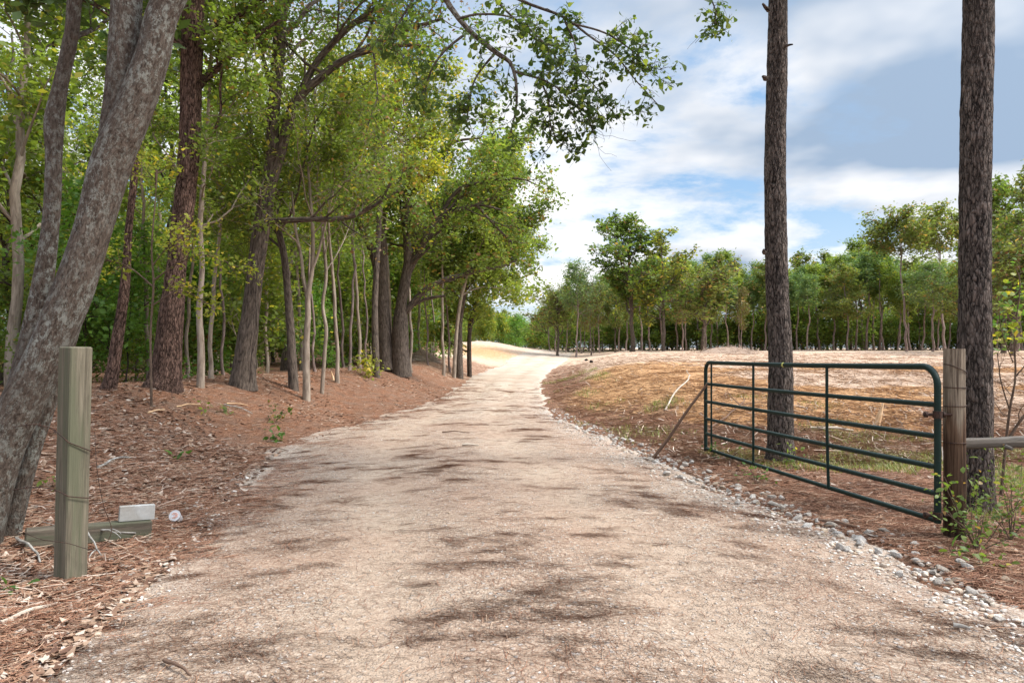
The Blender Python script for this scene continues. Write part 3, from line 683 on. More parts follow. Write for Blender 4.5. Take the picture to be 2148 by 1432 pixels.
# ------------------------------------------------------------------ left post, wires, beam, board, cup
p0 = at(150, 1205, 4.6); p0[2] = float(surf(p0[0], p0[1])); yaw = R(-28)
Rz = lambda a: np.array([[math.cos(a), -math.sin(a), 0], [math.sin(a), math.cos(a), 0], [0, 0, 1]])
post = empty('wooden_post', p0, 'square pale green-grey wooden post in front of the leaning tree', 'post')
mb = MB(); hh = CAMZ - (727 - HZ) / FPX * 4.6 - p0[2]; tilt = np.array([[1, 0, .012], [0, 1, 0], [-.012, 0, 1]])
mb.box((0, 0, hh / 2 - .1), (.146, .146, hh + .2), tilt @ Rz(yaw), bev=.008)
for V_ in mb.V: V_[:, 0] += (V_[:, 2]) * .012
mb.build('post_body', M['post_wood'], post, smooth=False)
def wrap(pts2, name, zf, r=.0028, barbs=()):
    pass
for zc, amp in ((1.03, .16), (.62, .07)):
    mb = MB(); q = []
    for t in np.linspace(0, 1, 30):
        xx = -.30 + t * .42
        yy = -.105 if xx < .05 else -.105 + (xx - .05) * 1.7
        q.append([xx, yy - .02 * (xx < -.09), zc - amp * max(0, (t - .35)) ** 1.6 * 2.0 + .02 * math.sin(t * 4)])
    q = np.array(q); tw = np.linspace(0, 60, 30)
    mb.tube(q, .0035, 6)
    for k in (6, 12, 18):
        c_ = q[k]; mb.tube([c_ + [-.008, 0, .016], c_ + [.008, -.004, -.016]], .0018, 5); mb.tube([c_ + [.006, 0, .014], c_ + [-.008, -.004, -.014]], .0018, 5)
    mb.build('barbed_wire', M['rust'], post)
mb = MB(); q = smooth_path([[.12, .06, .98, 0], [.17, .0, .75, 0], [.2, .02, .5, 0], [.24, .05, .3, 0], [.18, -.02, .2, 0], [.05, -.12, .27, 0], [-.12, -.13, .3, 0], [-.3, -.1, .36, 0]], 50)[:, :3]
mb.tube(q, .0022, 5); mb.build('loose_wire', M['rust'], post)

a, b = drop(52, 1150), drop(316, 1122); a[2] += .075; b[2] += .06
d = b - a; L = np.linalg.norm(d); d /= L; w = np.cross(d, [0, 0, 1]); w /= np.linalg.norm(w); up = np.cross(w, d)
mb = MB(); Rm = np.stack([w, up, d], 1)
mb.box((0, 0, 0), (.13, .14, L), Rm, bev=.008)
beam = mb.build('fallen_beam', M['beam_wood'], smooth=False); beam.location = (a + b) / 2
tag(beam, 'grey square timber lying on the needles behind the wooden post', 'beam')
c_ = a + d * (L * .872) + up * .135
mb = MB(); mb.box((0, 0, 0), (.045, .125, .26), np.stack([w, up, d], 1), bev=.005)
o = mb.build('white_board', M['white_board'], smooth=False); o.location = c_; tag(o, 'short white board standing on edge on the fallen timber', 'board')

p = drop(371, 1096); cup = empty('plastic_cup', p, 'crumpled clear plastic cup with orange print lying at the left road edge', 'cup')
mb = MB(); ax = np.array([.05, -.8, .45]); ax /= np.linalg.norm(ax); n = 10
pc = np.array([ax * t for t in np.linspace(-.05, .05, n)]) + [0, 0, .05]
mb.tube(pc, np.concatenate([np.linspace(.034, .045, n - 1), [.048]]), 24, bark=.08, seed=4, bs=(9, 9)); mb.tube(np.array([pc[-1] + ax * .0, pc[-1] + ax * .004]), [.05, .05], 24, cap=True)
mb.build('cup_body', M['plastic'], cup)
for rr_ in (.012, .024):
    mb = MB(); e1 = np.cross(ax, [0, 0, 1]); e1 /= np.linalg.norm(e1); e2 = np.cross(e1, ax); th = np.linspace(.3, 5.4, 20)
    mb.tube(pc[-1] + ax * .007 + rr_ * (np.cos(th)[:, None] * e1 + np.sin(th)[:, None] * e2), .0022, 5); mb.build('print', M['orange'], cup)

# sticks
def stick(u1, v1, u2, v2, w, label, mat='stick', name='fallen_branch', h1=.02, h2=.02, sub=0, seed=1, cat='branch'):
    rg = np.random.default_rng(seed); a, b = drop(u1, v1), drop(u2, v2); a[2] += h1; b[2] += h2
    n = 12; L = np.linalg.norm(b - a); q = np.array([a + (b - a) * t for t in np.linspace(0, 1, n)])
    q[:, :2] += np.cumsum(rg.normal(0, L * .012, (n, 2)), 0) * np.sin(np.linspace(0, np.pi, n))[:, None]; q[:, 2] += L * .04 * np.sin(np.linspace(0, np.pi, n)) ** 2
    mb = MB(); q = q - a; mb.tube(q, np.linspace(w, w * .5, n), 8, bark=.1, seed=seed, cap=True)
    for k in range(sub):
        i = rg.integers(2, n - 2); d = (q[-1] - q[0]) / L; s = np.array([-d[1], d[0], 0]) * rg.choice([-1, 1])
        mb.tube(wander(q[i], d * .8 + s * .8 + [0, 0, .1], L * rg.uniform(.25, .5), 6, rg, .12, 0), np.linspace(w * .55, w * .2, 7), 6, seed=seed)
    o = mb.build(name, M[mat]); o.location = a; tag(o, label, cat); return o
stick(0, 1315, 120, 1272, .016, 'pale bare branch on the needles at the lower left edge', 'pale_stick', seed=3)
stick(205, 983, 285, 962, .016, 'short grey-brown branch lying right of the wooden post', 'grey_stick', seed=4)
stick(70, 1145, 285, 1130, .012, 'thin lichened branch passing in front of the wooden post foot', 'grey_stick', h1=.12, h2=.05, sub=4, seed=5)
stick(35, 1150, 85, 1185, .013, 'grey stick at the foot of the leaning tree', 'grey_stick', seed=6, h1=.08)
stick(160, 1110, 222, 1178, .010, 'grey arched twig right of the wooden post foot', 'grey_stick', h1=.15, h2=0, sub=2, seed=8)
stick(1718, 1097, 1798, 1110, .024, 'small brown log lying above the white rocks below the gate', 'stick', name='small_log', seed=9, cat='log')
stick(928, 908, 985, 909, .012, 'dark short stick lying across the middle of the road', 'stick', seed=10)
stick(1395, 862, 1440, 800, .02, 'broken thin branch sticking up in the field left of the gate', 'pale_stick', h2=.3, seed=11)
stick(540, 940, 605, 948, .010, 'dark crooked twig at the left gravel edge', 'stick', seed=12, sub=1)
stick(1490, 900, 1560, 860, .02, 'curved bare branch arching behind the gate bars', 'stick', h2=.25, sub=2, seed=13)
stick(1700, 900, 1790, 905, .03, 'pale splintered branch on the ground behind the gate', 'pale_stick', sub=3, seed=14)
stick(345, 1392, 400, 1425, .011, 'dark twig at the bottom left of the road', 'stick', seed=15)
stick(2000, 1318, 2035, 1325, .014, 'dark grey stick lying beside a pale rock near the lower right corner', 'grey_stick', seed=16)
stick(970, 935, 1005, 936, .018, 'flat white stone-like chip of wood in the middle of the road', 'pale_stick', name='wood_chip', seed=17, cat='wood chip')
stick(470, 850, 530, 870, .012, 'thin twiggy branch lying on the left bank by the seedlings', 'grey_stick', sub=4, seed=18)
stick(310, 868, 345, 862, .018, 'pale chip of split wood on the left bank', 'split_wood', name='wood_chip', seed=19, cat='wood chip')
stick(370, 855, 420, 850, .016, 'yellowish strip of split wood on the left bank', 'split_wood', name='wood_chip', seed=20, cat='wood chip')
stick(475, 848, 520, 852, .014, 'long pale splinter near the seedlings on the left bank', 'split_wood', name='wood_chip', seed=21, cat='wood chip')
# splintered broken limb at the foot of the furrowed oak and a splintered stake
a = drop(503, 803); mb = MB(); q = np.array([a * 0, [.18, 0, .13], [.36, 0, .26], [.48, 0, .36]])
mb.tube(q, [.03, .03, .035, .02], 8, bark=.15, seed=5)
for k in range(7): mb.tube([q[3] - [.1, 0, .06], q[3] + [.08 + .03 * (k % 3), .01 * k - .03, .05 - .035 * k]], [.014, .003], 5, seed=k)
o = mb.build('broken_branch', M['split_wood']); o.location = a; tag(o, 'splintered orange-tan broken branch at the foot of the vine-wrapped tree', 'branch')
a = drop(700, 797); mb = MB(); mb.tube(np.array([[0, 0, -.05], [-.03, 0, .1], [-.07, 0, .24]]), [.045, .035, .006], 6, bark=.2, seed=6)
o = mb.build('splintered_stake', M['split_wood']); o.location = a; tag(o, 'small splintered orange stub of wood on the bank right of the pale forked tree', 'stub')
a = drop(1838, 895); a2 = a.copy(); mb = MB(); mb.tube(np.array([[0, 0, -.05], [.06, 0, .2], [.13, 0, .42]]), [.05, .045, .01], 7, bark=.2, seed=8)
o = mb.build('splintered_stump', M['split_wood']); o.location = a; tag(o, 'pale splintered stump standing behind the gate near its hinge end', 'stump')
# dark pine cones/stones beside the far bend
for k, (u, v) in enumerate(((1230, 757), (1240, 761))):
    p = drop(u, v); mb = MB(); mb.add(rockV(I2, 70 + k, .9, .8) * .16, I2[1]); o = mb.build('dark_clod', M['black']); o.location = p + [0, 0, .1]
    tag(o, ('left' if k == 0 else 'right') + ' one of two blackish clods in the field by the far bend', 'clod')
# mulch heap
def heap(u, v, r, h, label, seed):
    p = drop(u, v); mb = MB(); n = 40; th = np.linspace(0, 2 * np.pi, n, endpoint=False); k = 14
    rr = np.linspace(0, 1, k)[:, None]; H = h * (1 - S(0, 1, rr)) * (1 + .35 * fbm(np.cos(th) * 2 * rr + seed, np.sin(th) * 2 * rr, o=3)) - .06 * rr
    V = np.stack([r * rr * np.cos(th) + 0 * H, r * .7 * rr * np.sin(th) + 0 * H, H], -1).reshape(-1, 3)
    i = (np.arange(k - 1)[:, None] * n); j = np.arange(n)[None]; F = np.stack([i + j, i + (j + 1) % n, i + n + (j + 1) % n, i + n + j], -1).reshape(-1, 4)
    mb.add(V, F, None, .3); rg = np.random.default_rng(seed)
    for _ in range(260):
        a_ = rg.random() * 6.28; q = rg.random() ** .6; c_ = np.array([r * q * math.cos(a_), r * .7 * q * math.sin(a_), h * (1 - q * q * (3 - 2 * q)) + .02]); d = rg.normal(0, 1, 3) * [1, 1, .4]; d /= np.linalg.norm(d)
        mb.tube([c_ - d * r * .13, c_ + d * r * .13], [.012, .006], 4, seed=_)
    o = mb.build('brush_heap', M['debris']); o.location = p; tag(o, label, 'brush heap')
heap(885, 757, 1.2, .5, 'low brown heap of roots and brush at the wood edge beside the double-trunked oak', 3)
heap(1530, 741, 3.4, .55, 'long pale heap of cleared brush on the far field left of the slender pine', 5)

# ------------------------------------------------------------------ plants
def plant(name, p, label, cat, n, h, leaf, mat, seed, spread=.12, nst=4, group=None, asp=.6, lean=(0, 0), stemr=.0025):
    rg = np.random.default_rng(seed); root = empty(name, p, label, cat, group); mb = MB(); sites = []
    for k in range(nst):
        d = np.array([rg.normal(lean[0], .4), rg.normal(lean[1], .4), 1]); q = wander([0, 0, -.01], d, h * rg.uniform(.7, 1.1), 7, rg, .12, .02)
        mb.tube(q, np.linspace(stemr, stemr * .5, 8), 5); sites.extend(q[2:])
    mb.build('stem', M['twig'], root); mb = MB()
    leaves(mb, sites, n, spread, leaf, rg, asp, .7, prof=[(0, .05), (.3, .42), (.65, .42), (1, .03)]); mb.build('foliage', M[mat], root); return root
plant('seedling', drop(40, 1245), 'bright green seedling with broad leaves at the foot of the leaning tree', 'seedling', 9, .14, .075, 'leaf_fresh', 1, .03, 2)
plant('seedling', drop(375, 962), 'broad-leaved green seedling on the needles midway up the left bank', 'seedling', 12, .12, .10, 'leaf_fresh', 2, .06, 3)
plant('seedling', drop(428, 865), 'small light green seedling high on the left bank', 'seedling', 22, .2, .09, 'leaf_mid', 3, .07, 4)
plant('seedling', drop(577, 885), 'taller dark leafy seedling on the left bank near the gravel', 'seedling', 60, .38, .07, 'leaf_dark', 4, .06, 4)
plant('seedling', drop(580, 925), 'low yellow-green seedling touching the left gravel edge', 'seedling', 30, .2, .10, 'leaf_fresh', 5, .08, 4)
plant('seedling', drop(480, 868), 'olive seedling beside the twiggy branch on the left bank', 'seedling', 16, .15, .10, 'leaf_olive', 6, .06, 3)
plant('seedling', drop(105, 1030), 'green seedling half hidden behind the wooden post', 'seedling', 14, .16, .08, 'leaf_mid', 7, .05, 3)
plant('sapling', drop(770, 790), 'small yellow-green sapling at the foot of the double-trunked oak', 'sapling', 260, .75, .10, 'leaf_yel', 8, .18, 5)
plant('seedling', drop(505, 803), 'tiny bright green weed at the foot of the vine-wrapped tree', 'seedling', 40, .15, .07, 'leaf_fresh', 9, .08, 4)
plant('weed', drop(1585, 1010), 'pale leafy weed under the gate beside the slender pine', 'weed', 60, .22, .05, 'leaf_fresh', 10, .09, 5)
plant('weed', drop(1500, 960), 'small green weed at the foot of the gate free end', 'weed', 60, .2, .045, 'leaf_fresh', 11, .08, 5)
plant('weed', drop(1660, 985), 'green weed against the right foot of the slender pine', 'weed', 60, .25, .05, 'leaf_mid', 12, .09, 5)
sh = at(2050, 1110, 5.3); sh[2] = float(surf(sh[0], sh[1]))
plant('shrub', sh, 'leafy green shrub with compound leaves in front of the round post and thick pine', 'shrub', 360, .6, .038, 'leaf_dark', 13, .055, 11, lean=(.15, .1), stemr=.004)
plant('shrub', at(2120, 1060, 5.6) * [1, 1, 0] + [0, 0, .03], 'leafy green shrub under the grey rail at the right edge', 'shrub', 380, .7, .038, 'leaf_dark', 14, .08, 9, lean=(.1, .1), stemr=.004)
plant('seedling', drop(2000, 1165), 'yellow-green vine leaves at the foot of the round gate post', 'seedling', 9, .1, .08, 'leaf_fresh', 15, .03, 2)
plant('weed', drop(2060, 1190), 'small dark green weed on the needles below the round gate post', 'weed', 40, .14, .05, 'leaf_mid', 16, .09, 4)

rng = np.random.default_rng(17)
def blades(mb, x, y, hmean, w, rng):
    n = len(x); z = surf(x, y); h = hmean * rng.uniform(.5, 1.4, n); a = rng.random(n) * 6.28; ln_ = rng.uniform(.2, .9, n) * h
    b = np.stack([x, y, z], 1); s = np.stack([-np.sin(a), np.cos(a), a * 0], 1) * w; rows = []
    for t, ww in ((0, 1), (.5, .8), (1, .1)):
        q = b + np.stack([np.cos(a) * ln_ * t * t, np.sin(a) * ln_ * t * t, h * t * (1 - .25 * t)], 1); rows += [q + s * ww, q - s * ww]
    V = np.stack(rows, 1); F = (np.arange(n)[:, None, None] * 6 + np.array([[0, 1, 3, 2], [2, 3, 5, 4]])[None]).reshape(-1, 4)
    r = rng.random(n); mb.add(V.reshape(-1, 3), F, np.repeat(np.stack([r, r[::-1], r * 0], 1), 6, 0), np.repeat(r, 6))
mb = MB()
x, y = persp_pts(60000, 6.0, 16, 1.01, lambda y: RX(y) + .8, lambda y: .8 * y + .5, rng)
gm = fbm(x * 1.0, y * 1.0, o=3, s=44) + .9 * np.exp(-((y - 8.8) / 2.0) ** 2) * S(2.6, 4, x) - .3
k = gm > .35 + rng.random(len(x)) * .5; blades(mb, x[k], y[k], .08, .004, rng)
x, y = persp_pts(22000, 11, 34, 1.01, lambda y: RX(y) + .1, lambda y: RX(y) + 2.6, rng)
k = fbm(x * .9, y * .6, o=3, s=48) > .45 + rng.random(len(x)) * 1.2; blades(mb, x[k], y[k], .12, .006, rng)
o = mb.build('grass', M['grass']); tag(o, 'thin patches of yellow-green grass and weeds behind the gate and along the road bank', 'grass', kind='stuff')

# ------------------------------------------------------------------ hero trees
def hero(name, label, cat, base, stems, bark, leafmat, rng, seg=28, barkamp=.05, step=.05, limb=None, leaf=None, extra=None, group=None, bs=(6, 2.2)):
    root = empty(name, base, label, cat, group); tr = MB(); sites = []
    for k, rows in enumerate(stems):
        rows = np.asarray(rows, float); L = np.sum(np.linalg.norm(np.diff(rows[:, :3], axis=0), axis=1)); n = max(8, int(L / step))
        q = smooth_path(rows, n); P = q[:, :3] - base; tr.tube(P, np.maximum(q[:, 3], .004), seg if q[0, 3] > .05 else 10, bark=barkamp, seed=k * 3 + 1, bs=bs)
        if limb:
            for lk in limb:
                if lk.get('stem', 0) == k:
                    kw = {a: b for a, b in lk.items() if a != 'stem'}; limbs(tr, P, q[:, 3], rng=rng, sites=sites, **kw)
    if extra: extra(tr, sites)
    tr.build('trunk', M[bark], root)
    if leaf and len(sites):
        for j, lf in enumerate(leaf):
            kw = dict(lf); mt = kw.pop('mat', leafmat); cr = MB(); leaves(cr, sites, rng=rng, **kw); cr.build('crown', M[mt], root)
    return root

rng = np.random.default_rng(101)
SP = [(0, .04), (.35, .10), (.7, .30), (.88, .34), (1, .14)]
# leaning multi-stemmed tree at the left
def up(rows, *more): return rows + [list(m_) for m_ in more]
Yl = 5.1
main = pxpath([(-75, 1235, 150), (-42, 1080, 128), (-2, 950, 112), (46, 849, 102), (95, 748, 98), (152, 614, 94), (195, 480, 86), (235, 335, 92), (275, 240, 88), (318, 120, 78), (353, 0, 72)], Yl)
m_end = main[-1]
for q_ in main: q_[3] *= .97
main = up(main, (m_end[0] + .45, Yl + .1, m_end[2] + .9, .11), (m_end[0] + 1.0, Yl + .1, m_end[2] + 2.0, .09), (m_end[0] + 1.4, Yl, m_end[2] + 3.6, .05))
stB = pxpath([(222, 400, 60), (238, 290, 66), (255, 180, 70), (266, 0, 66)], Yl + .05); e = stB[-1]; stB = up(stB, (e[0] + .05, Yl + .2, e[2] + 2, .09), (e[0] - .1, Yl + .2, e[2] + 4, .05))
stC = pxpath([(-20, 1190, 70), (0, 1000, 62), (32, 850, 60), (66, 720, 56), (92, 580, 44), (108, 450, 38), (113, 330, 38), (114, 255, 46), (127, 180, 35), (146, 90, 34), (156, 0, 33)], Yl + .35)
e = stC[-1]; stC = up(stC, (e[0] + .1, Yl + .4, e[2] + 2.2, .05), (e[0] + .1, Yl + .4, e[2] + 4, .03))
stD = pxpath([(0, 1200, 54), (28, 1090, 48), (64, 960, 38), (102, 850, 34), (136, 740, 38), (162, 650, 38), (186, 560, 36), (205, 480, 30)], Yl + .28)
stE = pxpath([(262, 200, 14), (240, 160, 10), (222, 145, 8)], Yl)
base = at(-10, 1220, Yl); base[2] = float(surf(base[0], base[1]))
def overhang(tr, sites):
    rg = np.random.default_rng(4)
    # limb that passes over the road and hangs into the top of the picture
    Yb = 5.4
    ctl = [[m_end[0] + .5, Yl + .1, m_end[2] + 1.1, .06]] + pxpath([(700, -260, 26), (870, -120, 18), (935, 0, 13), (985, 65, 11), (1040, 110, 10), (1075, 140, 8), (1084, 215, 5), (1068, 290, 3)], Yb)
    limbsets = [ctl,
        pxpath([(870, -120, 14), (1000, -60, 10), (1090, 0, 7), (1180, 35, 6), (1235, 75, 5), (1290, 115, 4), (1330, 165, 3), (1385, 225, 2)], Yb + .15),
        pxpath([(1078, 150, 7), (1130, 165, 5), (1170, 185, 4), (1205, 220, 3), (1235, 255, 2)], Yb),
        pxpath([(1185, 45, 5), (1205, 90, 4), (1215, 140, 3), (1255, 190, 2), (1275, 225, 1.6)], Yb + .1),
        pxpath([(1040, 110, 6), (1000, 160, 4), (985, 210, 3), (980, 255, 2)], Yb + .1),
        pxpath([(1000, -60, 8), (1130, -110, 7), (1300, -90, 6), (1440, -60, 5), (1480, -20, 4), (1500, 20, 3), (1500, 50, 2)], Yb + .1),
        pxpath([(960, 40, 6), (1010, 30, 5), (1080, 40, 4), (1140, 90, 3), (1180, 140, 2)], Yb - .1),
        pxpath([(1200, 50, 5), (1270, 70, 4), (1330, 110, 3), (1370, 150, 2)], Yb - .05)]
    near = []
    limbsets += [pxpath([(1130, 160, 5), (1150, 210, 4), (1155, 260, 3), (1170, 300, 2)], Yb + .1), pxpath([(985, 65, 6), (930, 110, 5), (900, 160, 4), (890, 210, 2)], Yb + .2), pxpath([(1000, -60, 6), (1040, 0, 5), (1100, 60, 4), (1150, 110, 3), (1170, 150, 2)], Yb + .25), pxpath([(900, -60, 6), (860, 10, 5), (830, 60, 3), (815, 100, 2)], Yb + .2)]
    for k, c_ in enumerate(limbsets):
        q = smooth_path(c_, 26); P = q[:, :3] - base; tr.tube(P, np.maximum(q[:, 3], .0025), 8, bark=.05, seed=50 + k)
        t0 = .45 if k == 0 else .35
        if k == 5: t0 = .8
        for j in range(15 if k not in (5,) else 6):
            t = t0 + (1 - t0) * (j + rg.random()) / 15 if k != 5 else t0 + .2 * rg.random()
            i = min(int(t * 25), 24); d = P[min(i + 1, 25)] - P[i - 1]; d /= np.linalg.norm(d)
            s = rg.normal(0, 1, 3) * [.9, .7, .6]; tw = wander(P[i], d * .5 + s * .8, rg.uniform(.12, .28), 5, rg, .2, 0.0)
            tr.tube(tw, np.linspace(.003, .0015, 6), 4, seed=j); near.extend(tw[1:])
            for _ in range(3):
                s = rg.normal(0, 1, 3); t2 = wander(tw[3], s * [1, .7, .8] + d * .3, rg.uniform(.08, .18), 4, rg, .2, -.05); tr.tube(t2, np.linspace(.002, .001, 5), 3); near.extend(t2[1:])
        if k in (2, 3):   # bare twigs
            for j in range(9):
                tw = wander(P[rg.integers(14, 25)], np.array([.7, 0, -.6]) + rg.normal(0, .45, 3), rg.uniform(.25, .5), 9, rg, .22, -.03); tr.tube(tw, np.linspace(.0025, .001, 10), 3)
    overhang.near = near
lean = hero('leaning_tree', 'lichen-patched multi-stemmed tree leaning right behind the square wooden post', 'tree', base, [main, stB, stC, stD, stE], 'grey_bark', 'leaf_near', rng, seg=72,
     barkamp=.05, step=.02, limb=[dict(stem=0, n=9, t0=.86, t1=1, Lf=lambda t: 2.2), dict(stem=1, n=7, t0=.65, t1=1, Lf=lambda t: 2.0), dict(stem=2, n=6, t0=.75, t1=1, Lf=lambda t: 1.5)],
     leaf=[dict(n=13000, spread=.10, size=.10, aspect=.5)], extra=overhang, bs=(5, 1.6))
cr = MB(); leaves(cr, overhang.near, 4000, .020, .050, np.random.default_rng(8), aspect=.8, flatness=.3, prof=SP, droop=.45); cr.build('hanging_foliage', M['leaf_near'], lean)

# foreground pines at right
def big_pine(name, label, rows, Y, seed, H, stubs=(), mat='pine_bark'):
    rg = np.random.default_rng(seed); q = pxpath(rows, Y); e = q[-1]; r = e[3]
    q = up(q, (e[0] + .02, Y, e[2] + 3, r * .9), (e[0], Y, e[2] + 7, r * .7), (e[0] + .1, Y, H, .03))
    b = np.array([q[0][0], Y, float(surf(q[0][0], Y))]); q[0][2] = b[2] - .15
    def ex(tr, sites):
        for (u, v, du, dv, w) in stubs:
            a_, c_ = at(u, v, Y - .12) - b, at(u + du, v + dv, Y - .2) - b
            tr.tube(wander(a_, c_ - a_, np.linalg.norm(c_ - a_), 5, rg, .12, 0), np.linspace(w, w * .45, 6), 8, bark=.15, seed=3, cap=True)
    return hero(name, label, 'pine tree', b, [q], mat, 'needle_green', rg, seg=120, barkamp=.045, step=.016, bs=(15, 7), extra=ex,
         limb=[dict(stem=0, n=24, t0=.8, t1=1, Lf=lambda t: 3.0 * (1.25 - t) + .6, ang=(1.1, 1.5))], leaf=[dict(n=16000, spread=.2, size=.24, aspect=.12)])
big_pine('pine_tree', 'slender dark pine trunk standing behind the middle of the green gate',
         [(1638, 995, 104), (1637, 965, 70), (1637, 935, 60), (1637, 900, 56), (1637, 740, 50), (1630, 600, 49), (1626, 360, 46), (1630, 150, 44), (1632, 0, 40)], 9.3, 7, 17,
         [(1612, 22, -12, -14, .03), (1648, 96, 16, -3, .02), (1606, 165, -8, -4, .035), (1604, 530, -6, -3, .03)])
big_pine('pine_tree', 'thick dark pine trunk rising behind the round gate post at the right',
         [(2052, 1110, 124), (2051, 1070, 90), (2050, 1020, 78), (2049, 900, 70), (2045, 740, 74), (2045, 540, 72), (2046, 360, 70), (2050, 150, 70), (2053, 0, 70)], 6.6, 9, 17, [])

# left wood, hand placed trees
def wood_tree(name, label, cat, rows, Y, bark, leafmat, seed, H, n_l=16, Lf=lambda t: 3.0, t0=.25, nleaf=20000, lsz=.10, spread=.13, stems=(), limbs_px=(), ang=(.7, 1.3), drift=(0, 0), seg=20, amp=.05, az=None, extra_leaf=(), leafrange=1, trop=.06, second=None):
    rg = np.random.default_rng(seed); q = pxpath(rows, Y); e = q[-1]; pre = q[-2]
    dx = (e[0] - pre[0]) / max(e[2] - pre[2], .3)
    if H > e[2]:
        hz = H - e[2]; q = up(q, (e[0] + dx * hz * .35 + drift[0] * .4, Y + drift[1] * .4, e[2] + hz * .4, e[3] * .75), (e[0] + dx * hz * .5 + drift[0], Y + drift[1], H, .03))
    b = np.array([q[0][0], Y, float(surf(q[0][0], Y))]); q[0][2] = min(q[0][2], b[2] - .05)
    S_ = [q] + [pxpath(s_, Y) for s_ in stems]
    def ex(tr, sites):
        for s_ in limbs_px:
            rows_, nl, Ls = s_; c_ = smooth_path(pxpath(rows_, Y), 24); P = c_[:, :3] - b; tr.tube(P, np.maximum(c_[:, 3], .006), 12, bark=.06, seed=7)
            limbs(tr, P, c_[:, 3], nl, .3, 1.0, lambda t: Ls, rg, sites, levels=1, ang=(.5, 1.2), trop=trop)
    lm = [dict(stem=0, n=n_l, t0=t0, t1=1.0, Lf=Lf, ang=ang, az=az, trop=trop)]
    for k in range(len(stems)): lm.append(dict(stem=k + 1, n=max(4, n_l // 3), t0=.5, t1=1.0, Lf=lambda t: Lf(t) * .7, ang=ang, trop=trop))
    lf = [dict(n=nleaf, spread=spread, size=lsz, aspect=.55)] + list(extra_leaf)
    return hero(name, label, cat, b, S_, bark, leafmat, rg, seg=seg, barkamp=amp, step=.06, limb=lm, leaf=lf, extra=ex)

wood_tree('pine_tree', 'slim reddish pine leaning slightly right just past the square wooden post', 'pine tree',
          [(222, 832, 44), (236, 780, 30), (248, 700, 26), (262, 600, 22), (270, 480, 17), (284, 340, 16), (292, 150, 15), (298, 0, 14)], 12, 'red_bark', 'needle_green', 21, 12, n_l=10, t0=.7, nleaf=7000, lsz=.2)
wood_tree('pine_tree', 'big reddish furrowed pine trunk in the left wood with vines at its foot', 'pine tree',
          [(340, 822, 96), (348, 780, 68), (352, 740, 60), (360, 648, 52), (370, 560, 46), (380, 480, 45), (396, 335, 47), (401, 200, 46), (404, 80, 45), (406, 0, 44)], 13, 'red_bark', 'leaf_dark', 22, 15, n_l=9, t0=.62, nleaf=12000, Lf=lambda t: 2.4, seg=48, amp=.07, limbs_px=[([(415, 320, 8), (440, 290, 7), (462, 240, 6), (462, 180, 5), (470, 120, 4)], 5, .9)])
wood_tree('oak_tree', 'vine-wrapped furrowed oak with forked upper trunk and a long low limb toward the road', 'oak tree',
          [(508, 812, 66), (512, 770, 50), (520, 700, 42), (526, 648, 38), (543, 513, 38), (552, 460, 37), (560, 402, 34), (570, 340, 28), (574, 235, 26), (585, 100, 28), (590, 0, 24)], 15, 'oak_bark', 'leaf_dark', 23, 13, n_l=14, t0=.68, nleaf=15000, lsz=.095, Lf=lambda t: 3.2, seg=40, amp=.06, extra_leaf=[dict(n=3500, spread=.2, size=.09, aspect=.5, mat='leaf_brown')],
          stems=[[(562, 400, 30), (585, 330, 24), (610, 240, 22), (625, 205, 20), (670, 165, 17), (715, 130, 15), (770, 108, 12), (840, 95, 9), (900, 100, 6)]],
          limbs_px=[([(566, 462, 9), (600, 462, 13), (650, 460, 12), (720, 458, 11), (770, 440, 8), (810, 415, 7), (850, 392, 4)], 9, 1.1), ([(625, 205, 16), (665, 130, 14), (730, 60, 12), (800, 10, 10)], 7, 2.0),
                    ([(715, 130, 12), (790, 90, 10), (860, 60, 8), (930, 40, 5)], 9, 1.3)])
wood_tree('young_tree', 'slim dark curved tree between the vine-wrapped oak and the pale forked tree', 'tree',
          [(616, 802, 24), (610, 700, 18), (604, 620, 17), (596, 540, 16), (583, 480, 13), (570, 440, 10)], 16.5, 'oak_bark', 'leaf_mid', 24, 9, n_l=12, t0=.45, nleaf=12000, seg=12)
wood_tree('forked_tree', 'pale smooth young tree forking into a V above head height', 'tree',
          [(643, 800, 18), (643, 720, 14), (646, 660, 13), (646, 620, 12), (655, 560, 9), (656, 480, 8), (650, 400, 6)], 16, 'pale_bark', 'leaf_mid', 25, 8.5, n_l=10, t0=.6, nleaf=6000, seg=12, amp=.02,
          stems=[[(646, 625, 11), (636, 580, 8), (632, 540, 7), (620, 480, 6), (612, 400, 4)], [(654, 565, 8), (668, 530, 6), (680, 480, 5), (700, 400, 3)]])
wood_tree('young_tree', 'thin pale wavy tree right of the pale forked tree', 'tree',
          [(675, 797, 9), (681, 740, 8), (684, 690, 8), (677, 640, 7), (684, 580, 7), (680, 520, 6), (672, 440, 5)], 17, 'pale_bark', 'leaf_mid', 26, 8, n_l=10, t0=.5, nleaf=8000, seg=10, amp=.02)
wood_tree('young_tree', 'pale-barked straight tree between the big reddish pine and the vine-wrapped oak', 'tree',
          [(420, 803, 19), (422, 740, 16), (418, 650, 14), (424, 560, 12), (420, 470, 12), (430, 330, 9)], 14, 'pale_bark', 'leaf_mid', 27, 10, n_l=14, t0=.5, nleaf=8000, lsz=.085, seg=14, amp=.03, Lf=lambda t: 2.2)
